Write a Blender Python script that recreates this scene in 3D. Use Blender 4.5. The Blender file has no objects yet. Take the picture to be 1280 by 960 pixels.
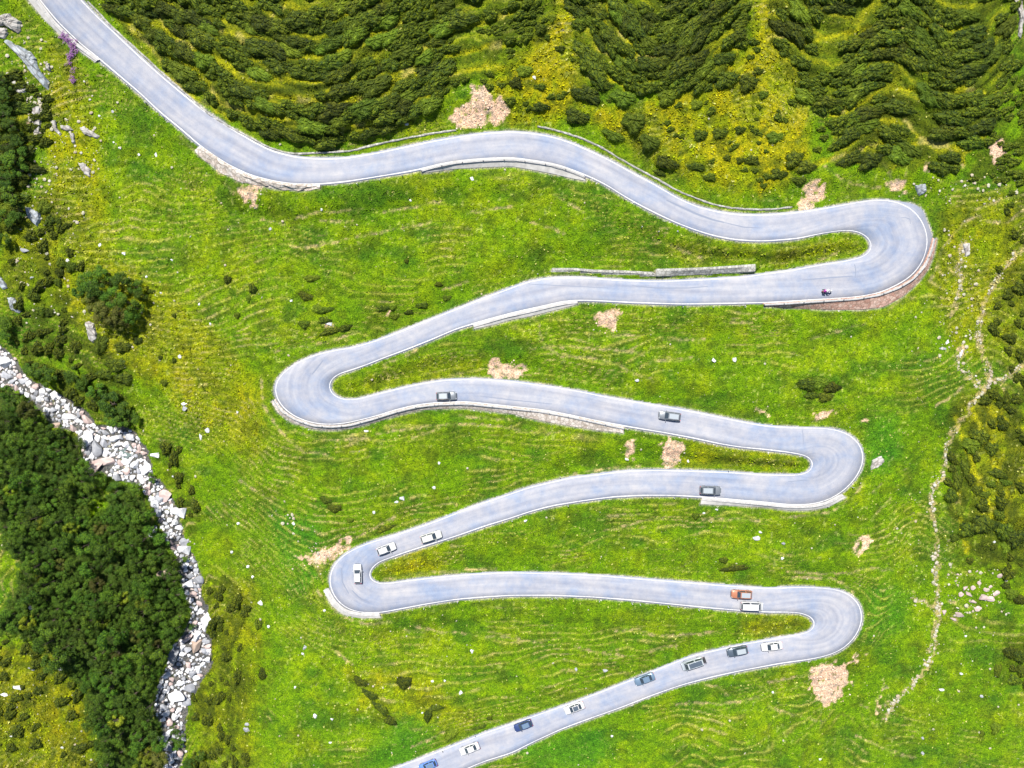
import bpy, bmesh, math, random
import numpy as np
from mathutils import Vector, Matrix

random.seed(7); rng = np.random.default_rng(7)
scene = bpy.context.scene
COL = scene.collection
R = math.radians

# ------------------------------------------------------------------ camera, sky, sun, exposure
FPX, CAMH = 1004.6, 178.0            # focal length in photo pixels, metres above the hillside
cam_d = bpy.data.cameras.new('camera'); cam = bpy.data.objects.new('camera', cam_d); COL.objects.link(cam)
cam_d.sensor_width = 36.0; cam_d.lens = 36.0 * FPX / 1280.0
cam_d.clip_start = 1.0; cam_d.clip_end = 6000.0
cam.location = (0, 0, CAMH); cam.rotation_euler = (0, 0, 0)
scene.camera = cam

SUN_EL, SUN_AZ = R(63), R(-20)       # high sun, from uphill and a little to the left
world = bpy.data.worlds.new('World'); scene.world = world; world.use_nodes = True
wn = world.node_tree; wn.nodes.clear()
sky = wn.nodes.new('ShaderNodeTexSky'); sky.sky_type = 'NISHITA'; sky.sun_disc = False
sky.sun_elevation = SUN_EL; sky.sun_rotation = SUN_AZ; sky.altitude = 1800; sky.dust_density = 2.0
bg = wn.nodes.new('ShaderNodeBackground'); bg.inputs['Strength'].default_value = 0.075
wo = wn.nodes.new('ShaderNodeOutputWorld')
wn.links.new(sky.outputs[0], bg.inputs[0]); wn.links.new(bg.outputs[0], wo.inputs[0])
sd = bpy.data.lights.new('sun', 'SUN'); sun = bpy.data.objects.new('sun', sd); COL.objects.link(sun)
sd.energy = 4.7; sd.angle = R(1.2); sd.color = (1.0, 0.955, 0.88)
sdir = Vector((math.sin(SUN_AZ) * math.cos(SUN_EL), math.cos(SUN_AZ) * math.cos(SUN_EL), math.sin(SUN_EL)))
sun.rotation_euler = sdir.to_track_quat('Z', 'Y').to_euler(); sun.location = sdir * 300
vs = scene.view_settings
vs.view_transform = 'Standard'; vs.look = 'None'; vs.exposure = 1.2; vs.gamma = 1.0; vs.use_curve_mapping = False

# ------------------------------------------------------------------ helpers
def smooth(a, b, x):
    t = np.clip((x - a) / (b - a), 0, 1); return t * t * (3 - 2 * t)

def vnoise(x, y, seed=0):
    x = np.asarray(x, float); y = np.asarray(y, float)
    ix = np.floor(x).astype(np.int64); iy = np.floor(y).astype(np.int64)
    fx = x - ix; fy = y - iy
    fx = fx * fx * (3 - 2 * fx); fy = fy * fy * (3 - 2 * fy)
    def h(a, b):
        n = (a * 374761393 + b * 668265263 + seed * 982451653) & 0xFFFFFFFF
        n = ((n ^ (n >> 13)) * 1274126177) & 0xFFFFFFFF
        return ((n ^ (n >> 16)) & 0xFFFF) / 65535.0
    return (h(ix, iy) * (1 - fx) + h(ix + 1, iy) * fx) * (1 - fy) + (h(ix, iy + 1) * (1 - fx) + h(ix + 1, iy + 1) * fx) * fy

def fbm(x, y, seed=0, oct=3):
    s = 0; a = 1; t = 0
    for i in range(oct):
        s = s + a * vnoise(np.asarray(x) * 2 ** i + 17.3 * i, np.asarray(y) * 2 ** i - 9.1 * i, seed + i); t += a; a *= 0.5
    return s / t

def poly_dist(x, y, pts):
    d = np.full(np.shape(x), 1e9); 
    for (ax, ay), (bx, by) in zip(pts[:-1], pts[1:]):
        vx, vy = bx - ax, by - ay; L = vx * vx + vy * vy + 1e-9
        t = np.clip(((x - ax) * vx + (y - ay) * vy) / L, 0, 1)
        d = np.minimum(d, np.hypot(x - ax - t * vx, y - ay - t * vy))
    return d

def resample(pts, n=None, step=None):
    p = np.asarray(pts, float); s = np.r_[0, np.cumsum(np.linalg.norm(np.diff(p[:, :2], axis=0), axis=1))]
    if n is None: n = max(2, int(s[-1] / step) + 1)
    t = np.linspace(0, s[-1], n)
    return np.stack([np.interp(t, s, p[:, k]) for k in range(p.shape[1])], 1)

def gsmooth(a, sig):
    r = int(sig * 3) + 1; k = np.exp(-0.5 * (np.arange(-r, r + 1) / sig) ** 2); k /= k.sum()
    ap = np.concatenate([2 * a[:1] - a[1:r + 1][::-1], a, 2 * a[-1:] - a[-r - 1:-1][::-1]])
    return np.convolve(ap, k, 'valid')

# ---- materials
def new_mat(name, col=(0.5, 0.5, 0.5), rough=0.8, metal=0.0):
    m = bpy.data.materials.new(name); m.use_nodes = True
    b = m.node_tree.nodes['Principled BSDF']
    b.inputs['Base Color'].default_value = (*col, 1); b.inputs['Roughness'].default_value = rough; b.inputs['Metallic'].default_value = metal
    return m, m.node_tree, b

def node(nt, t, **kw):
    n = nt.nodes.new(t)
    for k, v in kw.items(): setattr(n, k, v)
    return n

def noise_node(nt, scale, detail=3, coord='Object', rough=0.55):
    tc = node(nt, 'ShaderNodeTexCoord'); n = node(nt, 'ShaderNodeTexNoise')
    n.inputs['Scale'].default_value = scale; n.inputs['Detail'].default_value = detail; n.inputs['Roughness'].default_value = rough
    nt.links.new(tc.outputs[coord], n.inputs['Vector']); return n

def ramp(nt, src, stops):
    r = node(nt, 'ShaderNodeValToRGB'); e = r.color_ramp.elements
    while len(e) < len(stops): e.new(0.5)
    for i, (p, c) in enumerate(stops): e[i].position = p; e[i].color = (*c, 1) if len(c) == 3 else c
    nt.links.new(src, r.inputs[0]); return r

def mixrgb(nt, mode, fac, a, b):
    m = node(nt, 'ShaderNodeMix', data_type='RGBA', blend_type=mode)
    if isinstance(fac, float): m.inputs[0].default_value = fac
    else: nt.links.new(fac, m.inputs[0])
    for i, v in ((6, a), (7, b)):
        if isinstance(v, tuple): m.inputs[i].default_value = (*v, 1)
        else: nt.links.new(v, m.inputs[i])
    return m.outputs[2]

def bump(nt, b, src, strength, dist):
    bp = node(nt, 'ShaderNodeBump'); bp.inputs['Strength'].default_value = strength; bp.inputs['Distance'].default_value = dist
    nt.links.new(src, bp.inputs['Height']); nt.links.new(bp.outputs[0], b.inputs['Normal'])

def mat_noise(name, c1, c2, scale, rough=0.85, bumpd=0.05, rnd=0.0, c3=None):
    m, nt, b = new_mat(name, c1, rough)
    n = noise_node(nt, scale, 4)
    stops = [(0.32, c1), (0.62, c2)] + ([(0.8, c3)] if c3 else [])
    out = ramp(nt, n.outputs[0], stops).outputs[0]
    if rnd:
        oi = node(nt, 'ShaderNodeObjectInfo')
        hs = node(nt, 'ShaderNodeHueSaturation')
        mr = node(nt, 'ShaderNodeMapRange'); mr.inputs[3].default_value = 1 - rnd; mr.inputs[4].default_value = 1 + rnd
        nt.links.new(oi.outputs['Random'], mr.inputs[0]); nt.links.new(mr.outputs[0], hs.inputs['Value'])
        nt.links.new(out, hs.inputs['Color']); out = hs.outputs[0]
    nt.links.new(out, b.inputs['Base Color'])
    if bumpd: bump(nt, b, n.outputs[0], 0.7, bumpd)
    return m

# ---- objects
def link(name, data, parent=None, mat=None, loc=None):
    o = bpy.data.objects.new(name, data); COL.objects.link(o)
    if parent is not None: o.parent = parent
    if mat is not None and data is not None and len(data.materials) == 0: data.materials.append(mat)
    if loc is not None: o.location = loc
    return o

def tag(o, label=None, cat=None, group=None, kind=None):
    if label: o['label'] = label
    if cat: o['category'] = cat
    if group: o['group'] = group
    if kind: o['kind'] = kind
    return o

def np_mesh(name, V, F, smooth_s=False):
    """V (n,3), F (m,k) all the same k"""
    V = np.asarray(V, np.float32); F = np.asarray(F, np.int32); k = F.shape[1]
    me = bpy.data.meshes.new(name)
    me.vertices.add(len(V)); me.vertices.foreach_set('co', V.ravel())
    me.loops.add(F.size); me.loops.foreach_set('vertex_index', F.ravel())
    me.polygons.add(len(F)); me.polygons.foreach_set('loop_start', np.arange(0, F.size, k, dtype=np.int32))
    me.polygons.foreach_set('use_smooth', np.full(len(F), smooth_s)); me.update(calc_edges=True)
    return me

def set_col(me, C, name='col'):
    a = me.color_attributes.new(name, 'FLOAT_COLOR', 'POINT')
    C4 = np.ones((len(C), 4), np.float32); C4[:, :3] = C; a.data.foreach_set('color', C4.ravel())

class MB:
    def __init__(s): s.v = []; s.f = []
    def add(s, vs_, fs):
        o = len(s.v); s.v += [tuple(v) for v in vs_]; s.f += [tuple(i + o for i in f) for f in fs]; return s
    def box(s, c, d, taper=1.0):
        x, y, z = c; a, b, h = d[0] / 2, d[1] / 2, d[2] / 2; t = taper
        return s.add([(x - a, y - b, z - h), (x + a, y - b, z - h), (x + a, y + b, z - h), (x - a, y + b, z - h),
                      (x - a * t, y - b * t, z + h), (x + a * t, y - b * t, z + h), (x + a * t, y + b * t, z + h), (x - a * t, y + b * t, z + h)],
                     [(3, 2, 1, 0), (4, 5, 6, 7), (0, 1, 5, 4), (1, 2, 6, 5), (2, 3, 7, 6), (3, 0, 4, 7)])
    def tube(s, p, q, r0, r1=None, n=8, caps=True):
        r1 = r0 if r1 is None else r1
        p = Vector(p); q = Vector(q); d = (q - p).normalized()
        a = d.orthogonal().normalized(); b = d.cross(a); vs_ = []
        for P, r in ((p, r0), (q, r1)):
            for i in range(n):
                t = 2 * math.pi * i / n; vs_.append(P + (a * math.cos(t) + b * math.sin(t)) * r)
        fs = [(i, (i + 1) % n, n + (i + 1) % n, n + i) for i in range(n)]
        if caps: fs += [tuple(range(n))[::-1], tuple(range(n, 2 * n))]
        return s.add(vs_, fs)
    def loft(s, rings, closed=True, caps=True):
        n = len(rings[0]); vs_ = [p for r in rings for p in r]; fs = []
        for j in range(len(rings) - 1):
            for i in range(n if closed else n - 1):
                fs.append((j * n + i, j * n + (i + 1) % n, (j + 1) * n + (i + 1) % n, (j + 1) * n + i))
        if caps: fs += [tuple(range(n))[::-1], tuple(range((len(rings) - 1) * n, len(rings) * n))]
        return s.add(vs_, fs)
    def mesh(s, name, sm=False):
        me = bpy.data.meshes.new(name); me.from_pydata(s.v, [], s.f); me.update()
        bm = bmesh.new(); bm.from_mesh(me); bmesh.ops.recalc_face_normals(bm, faces=bm.faces); bm.to_mesh(me); bm.free()
        if sm: me.polygons.foreach_set('use_smooth', [True] * len(me.polygons))
        return me
    def build(s, name, mat, parent=None, sm=False): return link(name, s.mesh(name, sm), parent, mat)

# ------------------------------------------------------------------ the hillside: base height
def px2w0(p): return [((x - 640) * 0.178, (480 - y) * 0.178) for x, y in p]
STREAM_C = [(-160, 330), (-60, 410), (0, 460), (40, 495), (80, 520), (130, 560), (175, 590), (205, 640), (225, 690), (240, 740), (248, 790), (230, 840), (215, 900), (212, 960), (205, 1060), (190, 1400)]
STREAM_W = px2w0(STREAM_C)
RILL_W = px2w0([(1500, 120), (1285, 300), (1238, 362), (1222, 415), (1240, 470), (1208, 520), (1182, 580), (1164, 630), (1172, 690), (1172, 770), (1140, 855), (1090, 930), (1060, 1100)])
_fx = np.linspace(-140, 140, 561)
_fold = gsmooth(np.interp(_fx, [(p - 640) * .165 for p in (0, 130, 400, 575, 640, 712, 820, 942, 1030, 1108, 1190, 1275, 1400)], [0, -2.0, 3.2, -.6, .2, -2.2, 2.8, -2.4, 1.5, -2.2, 1.8, -1.8, 0]), 7)
def zbase(X, Y):
    X = np.asarray(X, float); Y = np.asarray(Y, float)
    Yt = 320 * np.tanh(Y / 320)
    z = 0.175 * Yt + 0.13 * 12 * np.log1p(np.exp(np.clip((Yt - 40) / 12, -30, 30)))
    d = poly_dist(X, Y, STREAM_W)
    side = np.interp(Y[()] if Y.ndim == 0 else Y, [p[1] for p in STREAM_W][::-1], [p[0] for p in STREAM_W][::-1])
    west = np.clip(side - X, 0, 200)
    z = z - 4.2 * np.exp(-(d / 17) ** 2) + 0.16 * 150 * np.tanh(west / 150)
    z = z - 1.3 * np.exp(-(poly_dist(X, Y, RILL_W) / 7) ** 2)
    z = z + np.interp(X, _fx, _fold) * smooth(34, 62, Y)
    z = z + 2.2 * (fbm(X / 46, Y / 46, 3, 2) - 0.5) + 0.9 * (fbm(X / 13, Y / 13, 5, 2) - 0.5)
    return z

def unproj(px, py, zf, it=7):
    px = np.asarray(px, float); py = np.asarray(py, float); z = np.zeros_like(px)
    for _ in range(it):
        d = (CAMH - z) / FPX; X = (px - 640) * d; Y = (480 - py) * d; z = zf(X, Y)
    return X, Y, z

# ------------------------------------------------------------------ the road, traced from its painted edge lines (left, right of travel)
PIECES = [
 ([(-8,-128),(36,-78),(72,-34),(101,0),(120,20),(147,45),(170,67),(200,94),(225,115),(255,139),(287,160),(320,179)],
  [(-62,-128),(-16,-78),(22,-34),(50,0),(72,27),(100,54),(125,74),(150,95),(175,116),(200,140),(225,160),(250,182),(282,204),(308,217)]),
 ([(320,179),(340,189),(370,197),(402,199),(432,198),(470,192),(507,184),(545,176),(582,170),(607,167),(640,165)],
  [(308,217),(320,221),(345,227),(370,230),(400,230),(432,227),(470,221),(507,215),(527,211),(545,206),(570,201),(607,198),(640,197)]),
 ([(640,165),(665,167),(690,171),(715,179),(740,190),(765,202),(790,216),(815,229),(832,239),(847,248),(872,259),(902,266),(927,269),(960,269)],
  [(640,197),(665,200),(695,205),(715,212),(740,222),(760,232),(772,240),(790,251),(815,264),(840,276),(865,286),(890,294),(915,299),(940,301),(960,301)]),
 ([(960,269),(997,266),(1035,260),(1067,254),(1092,250)], [(960,301),(997,298),(1030,291),(1052,288)]),
 ([(1092,250),(1110,250),(1130,255),(1145,265),(1155,280),(1160,296),(1159,312),(1152,330),(1140,345),(1122,356),(1100,366)],
  [(1052,288),(1064,288),(1074,290),(1083,295),(1088,301),(1090,307),(1087,315),(1079,321),(1068,324),(1055,327)]),
 ([(1100,366),(1072,371),(1042,373),(1010,375),(980,377),(960,378)], [(1055,327),(1022,332),(985,339),(960,342)]),
 ([(960,378),(915,379),(852,380),(790,378),(752,376),(722,375),(702,377),(677,383),(652,388),(640,391)],
  [(960,342),(927,347),(890,349),(852,351),(815,352),(765,350),(727,347),(697,347),(672,350),(655,354),(640,360)]),
 ([(640,391),(607,400),(570,411),(540,424),(510,436),(480,447),(455,457),(437,463)],
  [(640,360),(607,372),(570,387),(532,402),(495,417),(465,428),(440,435),(412,439)]),
 ([(437,463),(424,467),(415,473),(411,481),(413,490),(420,496),(432,500),(448,499)],
  [(412,439),(387,446),(365,457),(350,469),(342,482),(344,496),(354,511),(370,522),(390,529),(412,531),(432,529)]),
 ([(448,499),(482,490),(520,481),(557,475),(595,474),(640,477)], [(432,529),(470,520),(495,512),(520,506),(545,503),(582,502),(640,508)]),
 ([(640,477),(690,484),(722,489),(760,497),(802,504),(840,510),(877,517),(915,525),(940,530),(960,533)],
  [(640,508),(677,512),(715,519),(752,527),(790,534),(827,540),(865,547),(902,555),(927,559),(960,562)]),
 ([(960,533),(990,535),(1020,535)], [(960,562),(985,565),(1002,568)]),
 ([(1020,535),(1042,536),(1060,541),(1073,551),(1080,563),(1081,574),(1076,588),(1067,602),(1052,616),(1032,627),(1010,631)],
  [(1002,568),(1010,571),(1015,576),(1016,582),(1013,588),(1006,592),(997,594)]),
 ([(1010,631),(985,631),(960,628)], [(997,594),(980,594),(960,594)]),
 ([(960,628),(915,624),(877,621),(840,619),(802,619),(765,621),(727,626),(690,632),(660,640),(640,647)],
  [(960,594),(915,591),(865,589),(815,588),(780,589),(745,594),(715,597),(685,604),(660,610),(640,617)]),
 ([(640,647),(607,657),(570,670),(532,682),(507,690),(485,698)], [(640,617),(595,632),(545,652),(495,669),(470,676)]),
 ([(485,698),(472,703),(463,712),(461,720),(465,726),(475,730),(490,729)],
  [(470,676),(445,685),(427,695),(416,707),(411,721),(412,735),(420,750),(432,761),(450,766),(474,766)]),
 ([(490,729),(510,726),(545,722),(580,719),(610,717),(640,716)], [(474,766),(495,762),(532,755),(570,749),(607,746),(640,744)]),
 ([(640,716),(690,717),(740,719),(765,721),(815,725),(865,729),(902,732),(960,736)], [(640,744),(690,744),(740,746),(790,750),(840,755),(890,760),(927,763),(960,765)]),
 ([(960,736),(997,734),(1030,735)], [(960,765),(985,765),(1000,766)]),
 ([(1030,735),(1054,738),(1067,746),(1076,757),(1079,772),(1075,787),(1065,802),(1050,814),(1030,821),(1006,825)],
  [(1000,766),(1012,770),(1018,776),(1018,783),(1013,789),(1004,792),(992,795)]),
 ([(1006,825),(975,829),(960,832)], [(992,795),(978,797),(960,800)]),
 ([(960,832),(927,838),(890,846),(852,856),(815,869),(777,884),(740,897),(702,911),(665,928),(640,941)],
  [(960,800),(927,806),(890,814),(865,820),(827,835),(790,850),(752,865),(715,879),(677,892),(640,905)]),
 ([(640,941),(607,951),(585,960),(540,982),(480,1010),(400,1045),(300,1085)], [(640,905),(607,916),(570,931),(532,946),(495,960),(440,982),(380,1006),(270,1048)]),
]
Lp, Rp = [], []
for a, b in PIECES:
    n = max(3, int(0.5 * (np.linalg.norm(np.diff(np.array(a, float), axis=0), axis=1).sum() + np.linalg.norm(np.diff(np.array(b, float), axis=0), axis=1).sum()) / 4.5))
    Lp.append(resample(a, n + 1)[:-1]); Rp.append(resample(b, n + 1)[:-1])
Lp = np.concatenate(Lp); Rp = np.concatenate(Rp)
for arr in (Lp, Rp):
    for k in range(2): arr[:, k] = gsmooth(arr[:, k], 1.6)
Cp = 0.5 * (Lp + Rp)
cx, cy, cz = unproj(Cp[:, 0], Cp[:, 1], zbase)
RZ = gsmooth(gsmooth(cz, 9), 9)
def at_z(p, z):
    d = (CAMH - z) / FPX; return np.stack([(p[:, 0] - 640) * d, (480 - p[:, 1]) * d, z], 1)
LW, RW = at_z(Lp, RZ), at_z(Rp, RZ)                       # painted line positions
across = (LW - RW); wid = np.linalg.norm(across[:, :2], axis=1, keepdims=True); un = across / wid
# asphalt runs on past the lines; a wide apron outside the first hairpin
apron = 0.35 + 1.35 * np.exp(-(((Lp[:, 0] - 1143) / 17) ** 2 + ((Lp[:, 1] - 262) / 22) ** 2))
apron = apron + 0.9 * np.exp(-(((Lp[:, 0] - 1164) / 12) ** 2 + ((Lp[:, 1] - 300) / 26) ** 2))
LE = LW + un * apron[:, None]; RE = RW - un * 0.35
NS = len(LW)

# ------------------------------------------------------------------ strips the ground is cut to: road and retaining walls
def wall_lines(top, foot, drop, lift=0.0, n=None):
    n = n or max(6, int(np.linalg.norm(np.diff(np.array(top, float), axis=0), axis=1).sum() / 6))
    t = resample(top, n); f = resample(foot, n)
    # top takes the height of the nearest road station
    i = np.argmin((t[:, None, 0] - Cp[None, :, 0]) ** 2 + (t[:, None, 1] - Cp[None, :, 1]) ** 2, 1)
    zt = gsmooth(RZ[i], 2.0) + lift
    fade = np.clip(np.minimum(np.arange(n), np.arange(n)[::-1]) / 4.0, 0.25, 1)
    zf = zt - drop * fade
    return at_z(t, zt), at_z(f, zf)

WALLS = {}
WALLS['leg1'] = wall_lines([(527,214),(545,209),(570,204),(607,201),(640,200),(665,203),(695,208),(715,215),(731,222)],
                           [(528,216),(546,214),(570,211),(607,209),(640,208),(665,212),(695,218),(715,223),(732,226)], 0.7)
WALLS['red'] = wall_lines([(955,381),(980,380),(1010,378),(1042,376),(1072,374),(1100,369),(1124,360),(1142,349),(1156,333),(1164,314),(1168,298)],
                          [(957,383),(980,385),(1010,386),(1042,387),(1075,387),(1104,384),(1129,370),(1147,354),(1160,337),(1168,317),(1171,299)], 1.3)
WALLS['leg2'] = wall_lines([(722,378),(702,380),(677,386),(652,392),(640,394),(615,401),(592,408)],
                           [(722,380),(704,385),(680,391),(655,397),(641,399),(617,406),(593,411)], 0.5)
WALLS['leg3'] = wall_lines([(342,500),(351,514),(369,525),(390,532),(412,534),(437,532),(470,523),(495,515),(520,509),(545,506),(582,505),(640,511),(677,515),(715,522),(752,530),(780,536)],
                           [(339,502),(348,517),(367,529),(389,536),(412,538),(439,536),(472,527),(497,519),(522,513),(546,511),(582,510),(639,517),(673,525),(710,532),(749,538),(779,541)], 0.75)
WALLS['leg4'] = wall_lines([(877,624),(915,627),(960,631),(985,634),(1010,634),(1033,630),(1054,619)],
                           [(876,630),(914,632),(958,634),(985,638),(1011,638),(1036,634),(1057,622)], 0.6)
WALLS['top'] = wall_lines([(-40,-102),(15,-38),(45,0),(67,29),(95,56),(122,76)], [(-46,-100),(7,-35),(37,2),(55,24),(84,53),(119,78)], 0.5)
WALLS['rough'] = wall_lines([(248,184),(280,206),(306,220),(320,224),(345,230),(370,233),(400,233)], [(243,188),(270,212),(298,226),(322,231),(345,236),(370,238),(400,236)], 0.8)
WALLS['leg5'] = wall_lines([(408,736),(417,752),(430,764),(450,769),(475,769)], [(404,738),(414,756),(428,768),(450,773),(476,772)], 0.5)
UP = {}
UP['slab'] = wall_lines([(820,339),(860,338),(900,336),(944,333)], [(820,345),(860,344),(900,342),(944,339)], .9, 1.2)
UP['low'] = wall_lines([(690,338),(720,338),(742,340),(780,341),(818,343)], [(690,340),(720,340),(742,342),(780,343.5),(818,345)], 0.4, .6)

# ------------------------------------------------------------------ ground grid
def axis(lo, hi, step, far):
    a = list(np.arange(lo, hi + step * 0.5, step)); s = step
    while a[-1] < far: s *= 1.33; a.append(a[-1] + s)
    s = step; b = []
    x = lo
    while x > -far: s *= 1.33; x -= s; b.append(x)
    return np.array(b[::-1] + a)
GX = axis(-122, 122, 0.33, 1500); GY = axis(-94, 94, 0.33, 1500)
NX, NY = len(GX), len(GY)
XX, YY = np.meshgrid(GX, GY)
ZZ = zbase(XX, YY)
inside = np.full(XX.shape, np.nan)
def raster_quad(A, B, C, D):
    q = np.array([A, B, C, D]); 
    i0, i1 = np.searchsorted(GX, q[:, 0].min()), np.searchsorted(GX, q[:, 0].max())
    j0, j1 = np.searchsorted(GY, q[:, 1].min()), np.searchsorted(GY, q[:, 1].max())
    if i1 <= i0 or j1 <= j0: return
    sx, sy = XX[j0:j1, i0:i1], YY[j0:j1, i0:i1]
    for t in ((A, B, C), (A, C, D)):
        (x0, y0, z0), (x1, y1, z1), (x2, y2, z2) = t
        den = (y1 - y2) * (x0 - x2) + (x2 - x1) * (y0 - y2)
        if abs(den) < 1e-9: continue
        a = ((y1 - y2) * (sx - x2) + (x2 - x1) * (sy - y2)) / den
        b = ((y2 - y0) * (sx - x2) + (x0 - x2) * (sy - y2)) / den
        m = (a >= -0.02) & (b >= -0.02) & (a + b <= 1.02)
        z = a * z0 + b * z1 + (1 - a - b) * z2
        sub = inside[j0:j1, i0:i1]; sub[m] = np.fmin(sub[m], z[m]); 
road_in = None
ROADG = 0.10
for i in range(NS - 1): raster_quad(LE[i], LE[i + 1], RE[i + 1], RE[i])
road_in = ~np.isnan(inside)
inside -= ROADG
for T, Fo in list(WALLS.values()) + list(UP.values()):
    for i in range(len(T) - 1): raster_quad(T[i] - [0, 0, .2], T[i + 1] - [0, 0, .2], Fo[i + 1] - [0, 0, .2], Fo[i] - [0, 0, .2])
SAM = [resample(LE, step=0.6), resample(RE, step=0.6)]
for T, Fo in WALLS.values(): SAM.append(resample(Fo, step=0.5) - [0, 0, .1])
for T, Fo in UP.values(): SAM.append(resample(T, step=0.5) - [0, 0, .06])
SAM = np.concatenate(SAM)
DR = np.full(XX.shape, 99.0)          # distance to the nearest built edge
B = 6.5
for j in range(0, NY, 40):
    for i in range(0, NX, 40):
        sl = (slice(j, j + 40), slice(i, i + 40)); sx, sy = XX[sl], YY[sl]
        m = (SAM[:, 0] > sx.min() - B - 4) & (SAM[:, 0] < sx.max() + B + 4) & (SAM[:, 1] > sy.min() - B - 4) & (SAM[:, 1] < sy.max() + B + 4)
        if not m.any(): continue
        S = SAM[m]; d2 = (sx[..., None] - S[:, 0]) ** 2 + (sy[..., None] - S[:, 1]) ** 2
        w = 1.0 / (d2 + 0.12) ** 3
        zr = (w * S[:, 2]).sum(-1) / w.sum(-1); d = np.sqrt(d2.min(-1)); DR[sl] = d
        k = 1 - smooth(0.5, B, d)
        ZZ[sl] = ZZ[sl] * (1 - k) + (zr - 0.02) * k
ins = ~np.isnan(inside)
ZZ = np.where(ins, inside, ZZ); DR = np.where(ins, -1, DR)
# pixel position of each ground vertex in the photo: where the traced areas lie
PX = 640 + XX * FPX / (CAMH - ZZ); PY = 480 - YY * FPX / (CAMH - ZZ)

# ------------------------------------------------------------------ traced areas on a canvas
OFF = 300; CW, CH = 1880, 1560
def canvas(): return np.zeros((CH, CW), np.float32)
def fill(cv, poly, val=1.0):
    p = np.array(poly, float) + OFF
    x0, x1 = max(0, int(p[:, 0].min()) - 1), min(CW, int(p[:, 0].max()) + 2); y0, y1 = max(0, int(p[:, 1].min()) - 1), min(CH, int(p[:, 1].max()) + 2)
    gx, gy = np.meshgrid(np.arange(x0, x1), np.arange(y0, y1)); c = np.zeros(gx.shape, bool)
    for (ax, ay), (bx, by) in zip(p, np.roll(p, -1, 0)):
        if ay == by: continue
        c ^= ((ay > gy) != (by > gy)) & (gx < (bx - ax) * (gy - ay) / (by - ay) + ax)
    s = cv[y0:y1, x0:x1]; s[c] = np.maximum(s[c], val)
def stroke(cv, pts, w, val=1.0, soft=1.2):
    p = np.array(pts, float) + OFF; r = w + soft + 2
    x0, x1 = max(0, int(p[:, 0].min() - r)), min(CW, int(p[:, 0].max() + r) + 1); y0, y1 = max(0, int(p[:, 1].min() - r)), min(CH, int(p[:, 1].max() + r) + 1)
    if x1 <= x0 or y1 <= y0: return
    gx, gy = np.meshgrid(np.arange(x0, x1), np.arange(y0, y1)); d = poly_dist(gx, gy, [tuple(q) for q in p])
    s = cv[y0:y1, x0:x1]; np.maximum(s, val * (1 - smooth(w - soft * 0.3, w + soft, d)), out=s)
def blur(cv, r, it=2):
    for _ in range(it):
        for ax in (0, 1):
            c = np.cumsum(np.pad(cv, [(r + 1, r) if a == ax else (0, 0) for a in (0, 1)], mode='edge'), axis=ax, dtype=np.float64)
            n = cv.shape[ax]
            cv = ((np.take(c, np.arange(2 * r + 1, 2 * r + 1 + n), ax) - np.take(c, np.arange(0, n), ax)) / (2 * r + 1)).astype(np.float32)
    return cv
def samp(cv, px, py):
    x = np.clip(np.asarray(px) + OFF, 0, CW - 2); y = np.clip(np.asarray(py) + OFF, 0, CH - 2)
    ix = x.astype(int); iy = y.astype(int); fx = x - ix; fy = y - iy
    return (cv[iy, ix] * (1 - fx) + cv[iy, ix + 1] * fx) * (1 - fy) + (cv[iy + 1, ix] * (1 - fx) + cv[iy + 1, ix + 1] * fx) * fy

STREAM_POLY = [(-300,250),(-120,330),(0,432),(12,440),(35,472),(60,485),(90,500),(110,515),(120,532),(146,531),(170,540),(185,565),(191,595),(205,605),(217,625),(225,655),(232,680),(246,702),(252,720),(252,745),(261,760),(255,785),(265,800),(264,830),(248,860),(235,880),(231,905),(232,940),(222,962),(215,1100),(200,1259),
   (170,1259),(198,1100),(203,962),(204,935),(203,912),(192,884),(200,850),(209,830),(214,810),(230,790),(240,765),(228,740),(225,720),(220,697),(205,672),(195,642),(184,620),(172,606),(150,602),(125,591),(105,577),(99,556),(94,541),(62,531),(50,511),(22,488),(0,484),(-120,380),(-300,300)]
M_stream = canvas(); fill(M_stream, STREAM_POLY)
RILL = [[(1480,140),(1330,262),(1285,300),(1255,335),(1238,362),(1228,390),(1222,415),(1230,445),(1240,470),(1232,488),(1215,503),(1208,520),(1192,540),(1183,555),(1182,580),(1175,598),(1166,610),(1164,630),(1168,650),(1172,690),(1168,715),(1172,745),(1173,770),(1168,800),(1160,830),(1140,855),(1120,875),(1110,895)], [(1320,440),(1280,455),(1260,470),(1243,478)], [(1140,746),(1160,756),(1172,764)], [(1204,430),(1196,455),(1212,470),(1232,485)], [(1205,300),(1198,330),(1200,360),(1190,390)]]
M_rill = canvas()
for p in RILL: stroke(M_rill, p, 1.8, 1, 2.5)
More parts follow.
